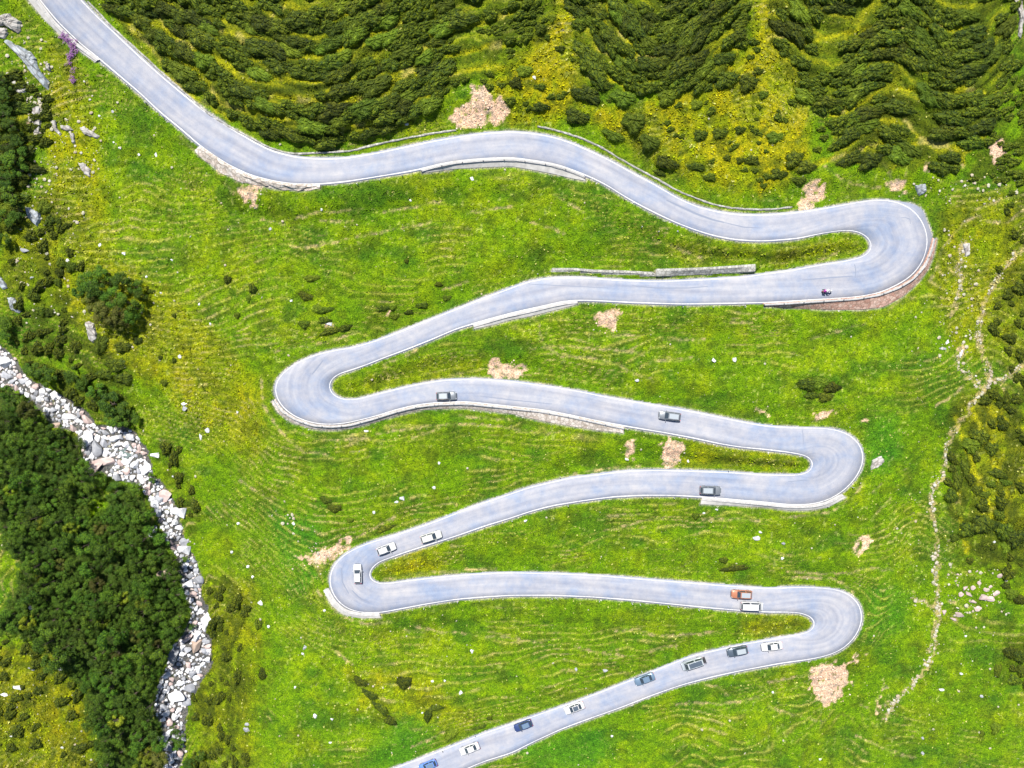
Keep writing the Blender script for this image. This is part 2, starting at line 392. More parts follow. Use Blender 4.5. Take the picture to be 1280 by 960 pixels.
DIRT = {
 'd1': [(560,148),(575,130),(590,125),(585,115),(582,107),(608,105),(610,117),(625,122),(640,138),(632,150),(615,155),(600,160),(575,157)],
 'd2': [(300,242),(310,230),(328,228),(325,245),(318,257),(305,250)],
 'd3': [(745,402),(747,390),(757,388),(765,380),(775,385),(773,395),(765,402),(768,412),(760,415),(755,406)],
 'd4': [(612,473),(615,450),(622,446),(626,456),(640,452),(660,458),(655,468),(640,474)],
 'd5': [(1012,845),(1020,832),(1032,827),(1045,831),(1062,840),(1064,855),(1055,865),(1045,878),(1030,881),(1018,870),(1014,858)],
 'd6': [(365,690),(385,699),(400,689),(425,680),(437,667),(441,680),(430,690),(418,702),(395,705),(378,702)],
 'd7': [(998,258),(1005,230),(1020,226),(1032,235),(1025,250),(1015,260),(1000,263)],
 'd8': [(830,550),(845,548),(857,552),(855,565),(845,575),(845,584),(828,584),(830,568)],
 'd9': [(1240,180),(1252,175),(1258,190),(1252,205),(1242,200)]}
DIRT2 = [[(1045,834),(1065,823),(1080,815),(1088,810),(1085,818),(1072,828),(1056,836)], [(1100,240),(1112,228),(1128,224),(1136,232),(1128,243)], [(1015,532),(1020,515),(1040,508),(1048,514),(1028,527)],
 [(1100,853),(1110,851),(1111,862),(1103,868)], [(1095,870),(1100,870),(1101,893),(1095,895)], [(1107,872),(1111,876),(1110,888),(1106,885)], [(1102,898),(1112,895),(1108,906),(1102,904)], [(780,548),(800,550),(797,572),(778,574)],
 [(408,405),(418,403),(420,410),(410,412)], [(480,392),(495,384),(498,390),(484,397)], [(1075,520),(1084,522),(1086,534),(1078,530)], [(1066,683),(1082,668),(1094,672),(1080,690),(1062,696)], [(1195,440),(1208,420),(1204,445),(1192,450)],
 [(1180,690),(1195,655),(1190,680)], [(1205,310),(1214,305),(1212,320),(1206,322)], [(1150,205),(1160,198),(1170,215),(1162,218)], [(860,535),(900,520),(905,526)], [(930,500),(950,510),(970,520),(966,526),(945,516)], [(40,130),(50,128),(52,150),(50,170),(42,168)]]
M_dirt = canvas()
for p in DIRT.values(): fill(M_dirt, p)
for p in DIRT2: fill(M_dirt, p, 0.62)
M_dirt = blur(M_dirt, 3, 1)
TRAILS = [
 [(680,433),(720,434),(760,437),(800,440)], [(685,435),(700,446),(735,447),(765,452),(790,465),(815,475)], [(765,437),(790,441),(805,443)], [(820,450),(850,450),(865,447)], [(830,425),(880,424)], [(760,420),(800,419)], [(695,245),(715,256),(732,266)], [(665,278),(690,285),(705,292)], [(800,312),(820,318)], [(905,402),(940,403)], [(662,395),(672,402),(676,415),(678,428),(684,436)], [(820,300),(845,310),(880,324)],
 [(1012,425),(1035,418),(1060,410),(1082,405)], [(1300,250),(1280,262),(1260,278),(1240,278),(1222,270),(1205,278),(1190,295),(1178,310),(1170,335),(1163,350)], [(1110,387),(1122,378),(1137,370)], [(1300,238),(1250,250),(1220,262)],
 [(975,648),(1010,643),(1040,640),(1060,625),(1080,605)], [(1090,615),(1102,605)], [(1090,650),(1105,632),(1113,622)], [(985,715),(1020,717),(1060,716),(1085,710),(1115,712)], [(1170,507),(1190,495),(1205,483)], [(1250,480),(1260,500)], [(1260,460),(1275,490)],
 [(326,470),(328,505),(345,530),(360,550),(380,565),(410,568)], [(375,540),(395,550),(430,550),(465,548)], [(470,542),(520,535),(560,530),(590,530),(640,535)], [(575,520),(600,522),(640,525)], [(440,675),(470,660),(495,645)], [(515,548),(550,535)], [(640,535),(680,543),(700,540)],
 [(396,738),(410,755),(430,772),(455,780),(490,778)], [(520,783),(550,790),(580,791),(605,796),(640,797)], [(505,787),(530,791)], [(420,815),(440,830)], [(515,933),(535,925),(555,915)],
 [(720,809),(745,815),(780,820)], [(640,798),(680,805)], [(812,815),(830,808),(845,808)], [(845,882),(870,878),(900,880),(930,876),(950,872)], [(880,855),(900,860),(910,870)], [(805,792),(830,795),(900,791)], [(770,790),(800,785)],
 [(960,884),(990,893),(1030,902)], [(960,853),(1010,843)], [(1070,920),(1095,930),(1110,938),(1145,948)], [(1142,747),(1165,757),(1175,762)], [(1185,750),(1205,760),(1225,757)], [(985,722),(1040,722),(1055,730),(1068,742)], [(1085,885),(1075,880)],
 [(1030,208),(1050,222),(1070,230),(1100,235)], [(1105,205),(1115,222),(1125,238)], [(1130,235),(1133,215)], [(1185,185),(1205,208)],
 [(320,273),(357,280)], [(370,272),(400,265),(450,262)], [(400,277),(440,277)], [(480,265),(520,258),(555,250)], [(350,305),(385,310),(430,300),(500,285),(540,278)], [(345,440),(365,435),(400,430),(450,415)], [(555,362),(585,352)], [(225,170),(245,190),(275,215),(320,240)], [(590,265),(640,258)], [(770,660),(800,652),(830,647)], [(760,645),(800,643)], [(880,650),(920,648),(960,652)], [(300,600),(330,620),(350,635)], [(280,230),(300,245)],
 [(480,455),(500,448),(522,438)], [(560,470),(590,463)], [(1023,324),(1035,320),(1046,317)], [(940,605),(985,592)], [(700,597),(760,585),(800,583)], [(480,725),(540,715),(620,711)]]
M_trail = canvas()
for p in TRAILS: stroke(M_trail, p, 0.8, 1, 1.5)
TERR = [[(395,26),(420,24),(450,15),(475,5)], [(330,68),(375,72),(400,68),(440,57),(470,40),(500,28),(530,25)], [(320,95),(360,100),(400,103),(440,100),(480,102),(510,85),(535,55),(540,40)], [(325,140),(360,150),(400,150),(430,160),(480,152),(510,155)], [(432,130),(460,120),(500,100),(530,80)], [(200,20),(215,45),(240,60),(270,70),(290,85),(320,95)], [(205,62),(220,78),(245,90),(262,105),(275,130),(320,140)], [(265,35),(290,40),(320,60)], [(560,40),(600,30),(640,15)], [(150,15),(170,40),(190,60),(210,95),(240,120),(290,150)],
 [(760,0),(765,25),(780,45),(800,70),(860,72)], [(745,60),(770,70),(800,75)], [(735,95),(770,100),(790,118)], [(960,45),(1010,55),(1040,45),(1070,40)], [(1075,36),(1150,34),(1200,36)], [(1125,110),(1160,115),(1200,112),(1230,115)], [(1130,150),(1150,175),(1185,182),(1205,205)], [(1040,145),(1065,135),(1095,118)], [(1020,205),(1060,192),(1100,180),(1150,180),(1200,185)], [(880,95),(900,62),(925,60)], [(340,20),(360,5)], [(340,120),(380,125),(420,128),(460,108)], [(560,70),(600,60),(640,55)], [(560,95),(600,85),(630,85)], [(1195,520),(1215,580),(1240,640)], [(1215,510),(1235,560),(1250,600)], [(1195,600),(1200,650),(1210,690)]]
M_terr = canvas()
for p in TERR: stroke(M_terr, p, 2.0, 1, 2.6)
M_terrD = canvas()
for p in TERR: stroke(M_terrD, p, 5.0, 1, 1.5)
SHRUB_Z = [([(120,-20),(165,45),(215,85),(270,135),(335,165),(400,178),(460,168),(520,150),(560,110),(540,60),(600,0),(620,-200),(0,-200),(60,-100)], 0.8),
 ([(540,60),(560,110),(600,95),(640,90),(700,30),(700,-200),(610,-200),(600,0)], 0.62), ([(720,-200),(720,70),(745,100),(800,112),(870,112),(905,95),(932,50),(936,-200)], 0.95), ([(640,90),(720,70),(712,140),(660,140),(600,100)], 0.22),
 ([(962,-200),(960,40),(985,100),(1040,150),(1040,200),(1100,210),(1190,215),(1235,170),(1262,60),(1270,-200)], 0.78), ([(940,40),(1000,100),(1040,150),(1035,225),(960,235),(880,215),(760,160),(740,110),(850,115),(920,90)], 0.16),
 ([(1270,-200),(1262,60),(1235,170),(1200,220),(1290,230),(1500,150),(1500,-200)], 0.5), ([(1190,505),(1240,480),(1420,480),(1420,720),(1262,720),(1205,700),(1185,640)], 0.55), ([(1255,800),(1400,790),(1400,870),(1252,860)], 0.4),
 ([(0,800),(60,815),(110,880),(120,960),(100,1200),(-250,1200),(-250,800)], 0.34), ([(250,745),(285,715),(318,760),(296,800),(322,850),(292,900),(312,960),(290,1150),(236,1150),(240,900)], 0.5), ([(205,545),(225,560),(250,640),(240,670),(215,620)], 0.5),
 ([(0,95),(12,88),(30,105),(42,165),(30,225),(24,285),(0,292),(-250,300),(-250,60)], 0.85), ([(10,350),(70,330),(110,420),(150,450),(160,540),(100,520),(40,470),(0,425)], 0.5), ([(0,240),(90,240),(110,330),(60,360),(0,340)], 0.34), ([(10,110),(60,110),(60,180),(40,180)], .35), ([(1262,240),(1300,230),(1300,480),(1250,470),(1240,400)], .4), ([(55,470),(160,470),(165,535),(120,525),(60,485)], 0.5)]
M_shrub = canvas()
for p, v in SHRUB_Z: fill(M_shrub, p, v)
YELLOW = [([(700,-200),(718,-200),(722,60),(728,120),(700,145),(640,158),(610,105),(650,60),(690,30)], 1.0), ([(720,130),(800,135),(870,112),(940,60),(935,-200),(965,-200),(975,60),(1010,100),(1015,200),(960,245),(850,222),(760,165)], 0.9), ([(1058,20),(1070,20),(1068,50),(1060,50)], 0.9), ([(1112,78),(1128,80),(1124,130),(1104,190),(1078,195),(1098,130)], 1.0),
 ([(60,40),(110,90),(110,160),(80,220),(95,300),(220,370),(330,480),(330,570),(260,560),(200,480),(120,440),(50,330)], 0.55), ([(1200,500),(1250,490),(1290,560),(1290,700),(1220,640)], 0.75), ([(-250,800),(60,815),(110,880),(120,960),(100,1200),(-250,1200)], 0.7), ([(245,745),(310,720),(330,800),(315,960),(240,960)], 0.45), ([(960,310),(1070,292),(1080,312),(960,335)], 0.4), ([(420,490),(520,448),(620,450),(600,470),(470,492)], 0.45), ([(470,722),(500,690),(560,676),(550,715)], 0.7), ([(860,545),(1005,572),(1000,590),(850,585)], 0.45), ([(930,772),(1010,770),(1010,788),(930,795)], 0.6), ([(430,830),(520,840),(600,900),(540,920),(450,880)], 0.5), ([(1180,250),(1280,240),(1280,460),(1200,440),(1160,380)], 0.45), ([(20,160),(120,150),(140,300),(60,400),(0,350)], 0.4), ([(820,300),(960,308),(960,325),(860,330)], 0.35), ([(120,-20),(560,-20),(560,160),(330,175),(200,90)], 0.35)]
M_yel = canvas()
for p, v in YELLOW: fill(M_yel, p, v)
M_yel = blur(M_yel, 7)
FOREST = [(-260,330),(-120,390),(0,488),(22,492),(48,513),(60,534),(92,545),(98,560),(104,580),(124,595),(150,606),(170,610),(183,626),(192,645),(202,673),(216,700),(222,722),(225,742),(236,765),(226,790),(211,810),(205,832),(196,852),(189,882),(199,905),(200,935),(200,962),(195,1100),(170,1250),(128,1250),(126,960),(124,925),(106,900),(110,870),(98,850),(72,832),(58,812),(40,798),(0,790),(-260,760)]
M_forest = canvas(); fill(M_forest, FOREST)
GLADE = [[(-20,690),(14,688),(26,705),(20,735),(8,762),(-20,765)], [(118,598),(140,606),(128,640),(112,655),(108,640),(122,622)], [(-10,660),(6,664),(4,690),(-10,690)]]
for p in GLADE:
    tmp = canvas(); fill(tmp, p); M_forest[tmp > 0] = 0
LUSH = [[(30,190),(60,180),(65,240),(30,245)], [(10,385),(60,395),(65,440),(25,440)], [(1080,520),(1130,510),(1120,580),(1085,600)], [(1075,735),(1140,730),(1130,790),(1085,800)], [(340,640),(405,650),(410,720),(380,740),(340,700)], [(500,890),(560,900),(540,960),(440,960)], [(640,930),(760,905),(760,960),(640,960)]]
M_lush = canvas()
for p in LUSH: fill(M_lush, p)
M_lush = blur(M_lush, 8)

M_streak = canvas()
for p, v in [([(246,735),(285,700),(322,750),(298,800),(328,850),(296,905),(318,970),(232,970),(244,880)], .9), ([(200,540),(222,552),(250,640),(244,680),(214,625)], .9), ([(1185,500),(1215,490),(1300,480),(1300,720),(1260,715),(1205,705),(1182,640)], 1.0), ([(-40,800),(60,815),(110,880),(125,970),(-40,970)], .7), ([(0,240),(100,250),(110,400),(170,460),(170,540),(60,470),(0,420)], .4), ([(1240,780),(1300,770),(1300,870),(1245,860)], .6), ([(1120,560),(1150,600),(1140,640)], .3)]: fill(M_streak, p, v)
M_streak = blur(M_streak, 12)

# ------------------------------------------------------------------ ground colour (albedo of turf, soil, stones, plus painted ditch shade) and micro relief
fine = (np.abs(XX) < 124) & (np.abs(YY) < 96)
wx = (fbm(XX / 1.1, YY / 1.1, 21, 3) - 0.5) * 9; wy = (fbm(XX / 1.1, YY / 1.1, 31, 3) - 0.5) * 9
sPX, sPY = PX + wx * 1.7, PY + wy * 1.7
m_str = samp(M_stream, PX + wx * 0.6, PY + wy * 0.6); m_dirt = samp(M_dirt, sPX, sPY); m_tr = samp(M_trail, PX + wx * .45, PY + wy * .45); m_te = samp(M_terr, PX + wx * .8, PY + wy * .8)
m_sh = samp(blur(M_shrub.copy(), 3), sPX, sPY); m_y = samp(M_yel, sPX, sPY); m_fo = samp(blur(M_forest.copy(), 3), sPX, sPY); m_ri = samp(M_rill, sPX, sPY); m_lu = samp(M_lush, sPX, sPY)
n1 = fbm(XX / 16, YY / 16, 41, 3); n2 = fbm(XX / 3.6, YY / 3.6, 43, 3); n3 = fbm(XX / 0.9, YY / 0.9, 47, 2); n4 = vnoise(XX / 0.36, YY / 0.36, 53)
crs = ((ZZ + 3.0 * (fbm(XX / 13, YY / 13, 103, 3) - .5)) / 1.15); crf = crs - np.floor(crs)
broken = smooth(0.42, 0.6, fbm(XX / 1.6, YY / 1.6, 59, 2))
def C(*c): return np.array(c)[None, None, :]
def mix(A, Bc, t): return A + (Bc - A) * np.clip(t, 0, 1)[..., None]
GREEN = C(0.094, 0.190, 0.0012); LGREEN = C(0.164, 0.250, 0.0012); YEL = C(0.250, 0.238, 0.002); OLIVE = C(0.050, 0.074, 0.003); DEEP = C(0.034, 0.108, 0.004)
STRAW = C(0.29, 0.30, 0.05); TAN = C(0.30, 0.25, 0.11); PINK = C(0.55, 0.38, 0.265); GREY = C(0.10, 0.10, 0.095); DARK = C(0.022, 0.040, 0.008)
col = np.repeat(np.repeat(GREEN, NY, 0), NX, 1).astype(float)
col = mix(col, LGREEN, smooth(0.42, 0.75, n2 * 0.6 + n1 * 0.4) * .9)
col = mix(col, DEEP, smooth(0.50, 0.72, fbm(XX / 6, YY / 4, 61, 4)) * 0.72)
col = mix(col, YEL, np.clip(m_y * (0.55 + 0.45 * smooth(0.3, 0.6, n2)) + 0.14 * smooth(0.52, 0.75, fbm(XX / 6, YY / 6, 67, 3)), 0, 0.95))
col = mix(col, C(0.30, 0.255, 0.003), m_y * smooth(.55, .75, fbm(XX / 2.4, YY / 4.5, 69, 3)) * .6)
col = mix(col, OLIVE, smooth(0.54, 0.72, fbm(XX / 2.2, YY / 2.2, 71, 3)) * (0.45 + 0.25 * m_y))
streak = smooth(.47, .60, fbm(XX / 1.5 - YY / 9, YY / 7.5, 137, 3)); m_sk = samp(M_streak, sPX, sPY); col = mix(col, OLIVE * .75, np.clip(m_sk * (.0 + .80 * streak), 0, .8))
col = mix(col, C(0.035, 0.16, 0.006), m_lu * 0.65)
# cattle terracettes: faint straw lines that follow the contour
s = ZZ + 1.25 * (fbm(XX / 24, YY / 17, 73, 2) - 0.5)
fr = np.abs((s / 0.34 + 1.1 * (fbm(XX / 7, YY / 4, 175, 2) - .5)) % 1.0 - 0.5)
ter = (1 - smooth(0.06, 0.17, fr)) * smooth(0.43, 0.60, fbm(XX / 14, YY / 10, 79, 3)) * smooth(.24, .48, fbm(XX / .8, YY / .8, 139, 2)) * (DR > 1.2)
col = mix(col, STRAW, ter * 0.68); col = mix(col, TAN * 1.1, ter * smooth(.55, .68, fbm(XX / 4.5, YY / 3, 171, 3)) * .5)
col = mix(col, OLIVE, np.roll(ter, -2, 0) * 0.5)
col = mix(col, C(0.10, 0.125, 0.003), smooth(.45, .75, m_sh) * .65)
crow = np.minimum(np.abs(crf - .80), 1 - np.abs(crf - .80))      # 0 = grassy tread edge between shrub rows
lane = (1 - smooth(.07, .19, crow)) * smooth(.38, .56, fbm(XX / 6, YY / 6, 107, 2))
col = mix(col, OLIVE * .85, np.clip(smooth(.15, .5, m_sh) * (1 - lane) * smooth(.3, .6, n2) * .75, 0, .8)); col = mix(col, C(0.20, 0.205, 0.004), lane * smooth(.5, .75, m_sh) * .6)
col = mix(col, C(0.26, 0.27, 0.004), m_te * 0.9 * smooth(0.1, 0.4, n3)); col = mix(col, TAN, m_te * 0.5 * smooth(0.55, 0.7, n2))
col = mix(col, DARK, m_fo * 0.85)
dots = smooth(.40, .58, fbm(XX / .75, YY / .75, 141, 2)); col = mix(col, TAN * 1.15, np.clip(m_tr * (0.15 + 0.9 * dots) * (.5 + .6 * broken), 0, 0.95))
col = mix(col, PINK * (0.72 + 0.6 * n3[..., None]), smooth(0.30, 0.58, m_dirt * (0.10 + 1.55 * n3 * (.55 + .9 * n2))) )
col = mix(col, TAN * 1.1, smooth(0.35, 0.65, m_ri * (0.1 + 1.3 * n3)) * .8)
col = mix(col, GREY * (0.75 + 0.6 * n3[..., None]), smooth(0.3, 0.6, m_str))
verge = (1 - smooth(0.1, 0.55, DR)) * (DR >= 0)
col = mix(col, C(0.28, 0.265, 0.22), verge * smooth(0.25, 0.55, n2) * 0.85)
ditch_shade = smooth(0.6, 1.0, DR) * (1 - smooth(1.3, 2.2, DR))
col = mix(col, C(0.05, 0.09, 0.006), ditch_shade * 0.6 * smooth(0.35, 0.6, n2))  # shade of the roadside ditch and wall foot, put into the turf colour
flow = smooth(0.83, 0.93, vnoise(XX / 0.5, YY / 0.5, 83)) * smooth(0.35, 0.6, n1) * (1 - m_fo) * (1 - m_sh)
col = mix(col, C(0.42, 0.46, 0.12), flow * 0.4)
col = mix(col, C(0.36, 0.35, 0.33), (DR < 0).astype(float))
rel = 0.34 * (n2 - 0.5) + 0.26 * (n3 - 0.5) + 0.14 * (n4 - 0.5) - 0.14 * m_tr - 0.22 * m_te - 0.10 * ter
mfr = (s / 0.34) % 1.0; rel = rel + .34 * .55 * (smooth(.2, .8, mfr) - mfr) * (1 - m_sh) * (DR > 1.0)
rel = rel + smooth(.25, .7, m_sh) * 1.15 * .9 * (smooth(.12, .52, crf) - crf)
rel = rel + m_sh * 0.5 * (n2 - 0.4) - 0.5 * m_str - 0.1 * m_dirt
ZZ = ZZ + rel * fine * smooth(0.4, 2.0, DR)

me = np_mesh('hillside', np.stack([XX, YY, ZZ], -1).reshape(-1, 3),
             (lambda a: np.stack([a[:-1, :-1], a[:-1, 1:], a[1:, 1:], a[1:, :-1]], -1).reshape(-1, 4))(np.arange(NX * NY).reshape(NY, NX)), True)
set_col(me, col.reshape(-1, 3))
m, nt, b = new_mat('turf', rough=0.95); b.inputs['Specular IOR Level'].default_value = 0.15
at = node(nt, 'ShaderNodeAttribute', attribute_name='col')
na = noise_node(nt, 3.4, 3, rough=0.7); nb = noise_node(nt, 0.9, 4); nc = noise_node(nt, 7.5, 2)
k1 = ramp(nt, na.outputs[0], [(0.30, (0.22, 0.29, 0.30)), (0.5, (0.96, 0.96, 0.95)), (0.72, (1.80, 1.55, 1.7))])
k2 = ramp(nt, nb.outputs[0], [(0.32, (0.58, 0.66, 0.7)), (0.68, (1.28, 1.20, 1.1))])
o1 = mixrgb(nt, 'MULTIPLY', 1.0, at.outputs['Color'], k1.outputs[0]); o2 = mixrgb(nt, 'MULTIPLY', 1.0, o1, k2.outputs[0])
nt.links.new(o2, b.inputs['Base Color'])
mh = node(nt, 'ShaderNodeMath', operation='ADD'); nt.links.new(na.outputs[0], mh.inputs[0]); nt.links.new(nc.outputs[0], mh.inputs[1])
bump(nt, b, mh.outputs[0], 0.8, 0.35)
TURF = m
terrain = link('hillside_ground', me, None, TURF); tag(terrain, 'grassy alpine hillside with cattle terraces and bare soil scars', kind='structure')

def zs(X, Y):
    X = np.asarray(X, float); Y = np.asarray(Y, float)
    i = np.clip(np.searchsorted(GX, X) - 1, 0, NX - 2); j = np.clip(np.searchsorted(GY, Y) - 1, 0, NY - 2)
    fx = np.clip((X - GX[i]) / (GX[i + 1] - GX[i]), 0, 1); fy = np.clip((Y - GY[j]) / (GY[j + 1] - GY[j]), 0, 1)
    return (ZZ[j, i] * (1 - fx) + ZZ[j, i + 1] * fx) * (1 - fy) + (ZZ[j + 1, i] * (1 - fx) + ZZ[j + 1, i + 1] * fx) * fy
def drs(X, Y):
    i = np.clip(np.searchsorted(GX, X) - 1, 0, NX - 1); j = np.clip(np.searchsorted(GY, Y) - 1, 0, NY - 1); return DR[j, i]
def P(px, py, up=0.0):
    x, y, z = unproj(px, py, lambda a, c: zs(a, c) + up); return x, y, z - up
def pix(X, Y, Z): return 640 + X * FPX / (CAMH - Z), 480 - Y * FPX / (CAMH - Z)

# ------------------------------------------------------------------ road surface, painted lines
def strip_mesh(name, cols_, uvw=None, zoff=0.0):
    n = len(cols_[0]); k = len(cols_)
    V = np.stack(cols_, 1).reshape(-1, 3) + [0, 0, zoff]
    a = np.arange(n * k).reshape(n, k)
    F = np.stack([a[:-1, :-1], a[:-1, 1:], a[1:, 1:], a[1:, :-1]], -1).reshape(-1, 4)
    me = np_mesh(name, V, F, True)
    return me, F
cols_ = [LE - [0, 0, .5], LE] + [LE + (RE - LE) * t for t in (0.25, 0.5, 0.75)] + [RE, RE - [0, 0, .5]]
rme, RF = strip_mesh('road', cols_)
cl = np.r_[0, np.cumsum(np.linalg.norm(np.diff(0.5 * (LE + RE), axis=0), axis=1))]
wcl = np.linalg.norm(LE - RE, axis=1)
tt = np.array([0, 0, .25, .5, .75, 1, 1])
UV = np.stack([(tt[None, :] * wcl[:, None]), np.repeat(cl[:, None], 7, 1)], -1).reshape(-1, 2)
uvl = rme.uv_layers.new(name='UVMap'); uvl.data.foreach_set('uv', UV[RF.ravel()].astype(np.float32).ravel())
RF_flip = None
m, nt, b = new_mat('asphalt', (0.3, 0.31, 0.36), 0.8); b.inputs['Specular IOR Level'].default_value = 0.3
uvn = node(nt, 'ShaderNodeUVMap', uv_map='UVMap'); mp = node(nt, 'ShaderNodeMapping'); mp.inputs['Scale'].default_value = (0.9, 0.05, 1)
nt.links.new(uvn.outputs[0], mp.inputs[0])
ns_ = node(nt, 'ShaderNodeTexNoise'); ns_.inputs['Scale'].default_value = 1.0; ns_.inputs['Detail'].default_value = 5; nt.links.new(mp.outputs[0], ns_.inputs['Vector'])
r1 = ramp(nt, ns_.outputs[0], [(0.30, (0.176, 0.184, 0.222)), (0.52, (0.214, 0.221, 0.256)), (0.72, (0.248, 0.252, 0.278))])
npat = noise_node(nt, 0.13, 5, rough=.65); r2 = ramp(nt, npat.outputs[0], [(0.34, (0.74, 0.86, 1.02)), (0.5, (.98, .99, 1.0)), (0.66, (1.14, 1.10, 1.03))])
nfi = noise_node(nt, 9, 3); r3 = ramp(nt, nfi.outputs[0], [(0.3, (0.90, 0.90, 0.91)), (0.7, (1.10, 1.10, 1.09))])
nmid = noise_node(nt, 0.7, 4); r4 = ramp(nt, nmid.outputs[0], [(0.33, (0.89, 0.92, 0.96)), (0.65, (1.07, 1.06, 1.04))])
o = mixrgb(nt, 'MULTIPLY', 1.0, r1.outputs[0], r2.outputs[0]); o = mixrgb(nt, 'MULTIPLY', 1.0, o, r3.outputs[0]); o = mixrgb(nt, 'MULTIPLY', 1.0, o, r4.outputs[0])
nt.links.new(o, b.inputs['Base Color']); bump(nt, b, nfi.outputs[0], 0.25, 0.02)
road = link('road', rme, None, m); tag(road, 'pale grey asphalt mountain road winding through hairpin bends', kind='structure')

m, nt, b = new_mat('line_paint', (0.78, 0.78, 0.78), 0.6)
nn = noise_node(nt, 2.2, 4); nt.links.new(ramp(nt, nn.outputs[0], [(0.3, (0.28, 0.28, 0.30)), (0.55, (0.42, 0.42, 0.42))]).outputs[0], b.inputs['Base Color'])
PAINT = m
for A, sgn in ((LW, 1), (RW, -1)):
    wl = 0.105 + 0.02 * np.sin(cl * 0.37)[:, None]
    lm, _ = strip_mesh('edge_line', [A + un * wl, A - un * wl], zoff=0.012)
    link('edge_line', lm, road, PAINT)
# tar seams and repair cuts
m, nt, b = new_mat('tar', (0.13, 0.15, 0.20), 0.75); TAR = m
def road_strip(name, pts, w, mat, zo=0.008):
    p = resample(pts, step=5); X, Y, Z = unproj(p[:, 0], p[:, 1], lambda a, c: zs(a, c) + ROADG)
    q = np.stack([X, Y, Z + zo], 1); t = np.gradient(q[:, :2], axis=0); t /= np.linalg.norm(t, axis=1, keepdims=True); nrm = np.stack([-t[:, 1], t[:, 0], 0 * X], 1)
    ww = w * (0.6 + 0.4 * np.sin(np.linspace(0, 3.14, len(q))))[:, None]
    me, _ = strip_mesh(name, [q + nrm * ww, q - nrm * ww]); return link(name, me, road, mat)
for pts, w in [([(833,250),(850,258),(872,268),(892,275),(905,278)], 0.22), ([(905,278),(930,284),(950,285)], 0.1), ([(790,357),(820,360),(860,360),(885,358)], 0.12), ([(1003,350),(1040,347),(1066,345)], 0.14), ([(1068,330),(1070,338),(1069,347)], 0.09),
               ([(1126,272),(1137,272),(1138,280)], 0.08), ([(985,602),(1010,600),(1022,596),(1030,585)], 0.12), ([(1003,537),(1004,545),(1004,556)], 0.08), ([(440,738),(450,748),(462,753)], 0.16), ([(427,710),(428,728),(436,742)], 0.12), ([(390,468),(398,458),(404,450)], 0.16), ([(600,495),(640,500),(690,505)], 0.1), ([(660,355),(700,357),(760,360)], 0.08)]:
    road_strip('tar_seam', pts, w, TAR)

# ------------------------------------------------------------------ retaining walls, each a battered face with coping slabs and a guard rail where the photo shows one
def stone_mat(name, c1, c2, c3, scale=1.6):
    m, nt, b = new_mat(name, c1, 0.9)
    tc = node(nt, 'ShaderNodeTexCoord'); v = node(nt, 'ShaderNodeTexVoronoi'); v.inputs['Scale'].default_value = scale; nt.links.new(tc.outputs['Object'], v.inputs['Vector'])
    v2 = node(nt, 'ShaderNodeTexVoronoi', feature='DISTANCE_TO_EDGE'); v2.inputs['Scale'].default_value = scale; nt.links.new(tc.outputs['Object'], v2.inputs['Vector'])
    sep = node(nt, 'ShaderNodeSeparateColor'); nt.links.new(v.outputs['Color'], sep.inputs[0])
    r = ramp(nt, sep.outputs[0], [(0.1, c1), (0.5, c2), (0.9, c3)])
    j = ramp(nt, v2.outputs['Distance'], [(0.0, (0.55, 0.53, 0.5)), (0.12, (1, 1, 1))])
    n = noise_node(nt, 1.1, 4); st = ramp(nt, n.outputs[0], [(0.35, (0.8, 0.8, 0.78)), (0.65, (1.12, 1.12, 1.12))])
    o = mixrgb(nt, 'MULTIPLY', 1.0, r.outputs[0], j.outputs[0]); o = mixrgb(nt, 'MULTIPLY', 1.0, o, st.outputs[0]); nt.links.new(o, b.inputs['Base Color'])
    bump(nt, b, v2.outputs['Distance'], 0.8, 0.08); return m
CONC = mat_noise('concrete', (0.27, 0.26, 0.245), (0.37, 0.36, 0.34), 0.8, 0.9, 0.03, c3=(0.42, 0.40, 0.37))
COPE = mat_noise('coping_stone', (0.23, 0.225, 0.22), (0.31, 0.305, 0.30), 1.3, 0.85, 0.02)
REDST = stone_mat('red_masonry', (0.34, 0.20, 0.155), (0.40, 0.29, 0.24), (0.30, 0.165, 0.125), 1.5)
GREYST = stone_mat('grey_masonry', (0.24, 0.24, 0.22), (0.34, 0.335, 0.31), (0.19, 0.19, 0.18), 1.4)
BROWNST = stone_mat('brown_masonry', (0.35, 0.31, 0.27), (0.45, 0.41, 0.375), (0.31, 0.26, 0.22), 1.3)
STEEL, nt, b = new_mat('galvanised', (0.30, 0.305, 0.315), 0.5, 0.2)
DARKM, nt, b = new_mat('dark_metal', (0.10, 0.10, 0.11), 0.6, 0.2)

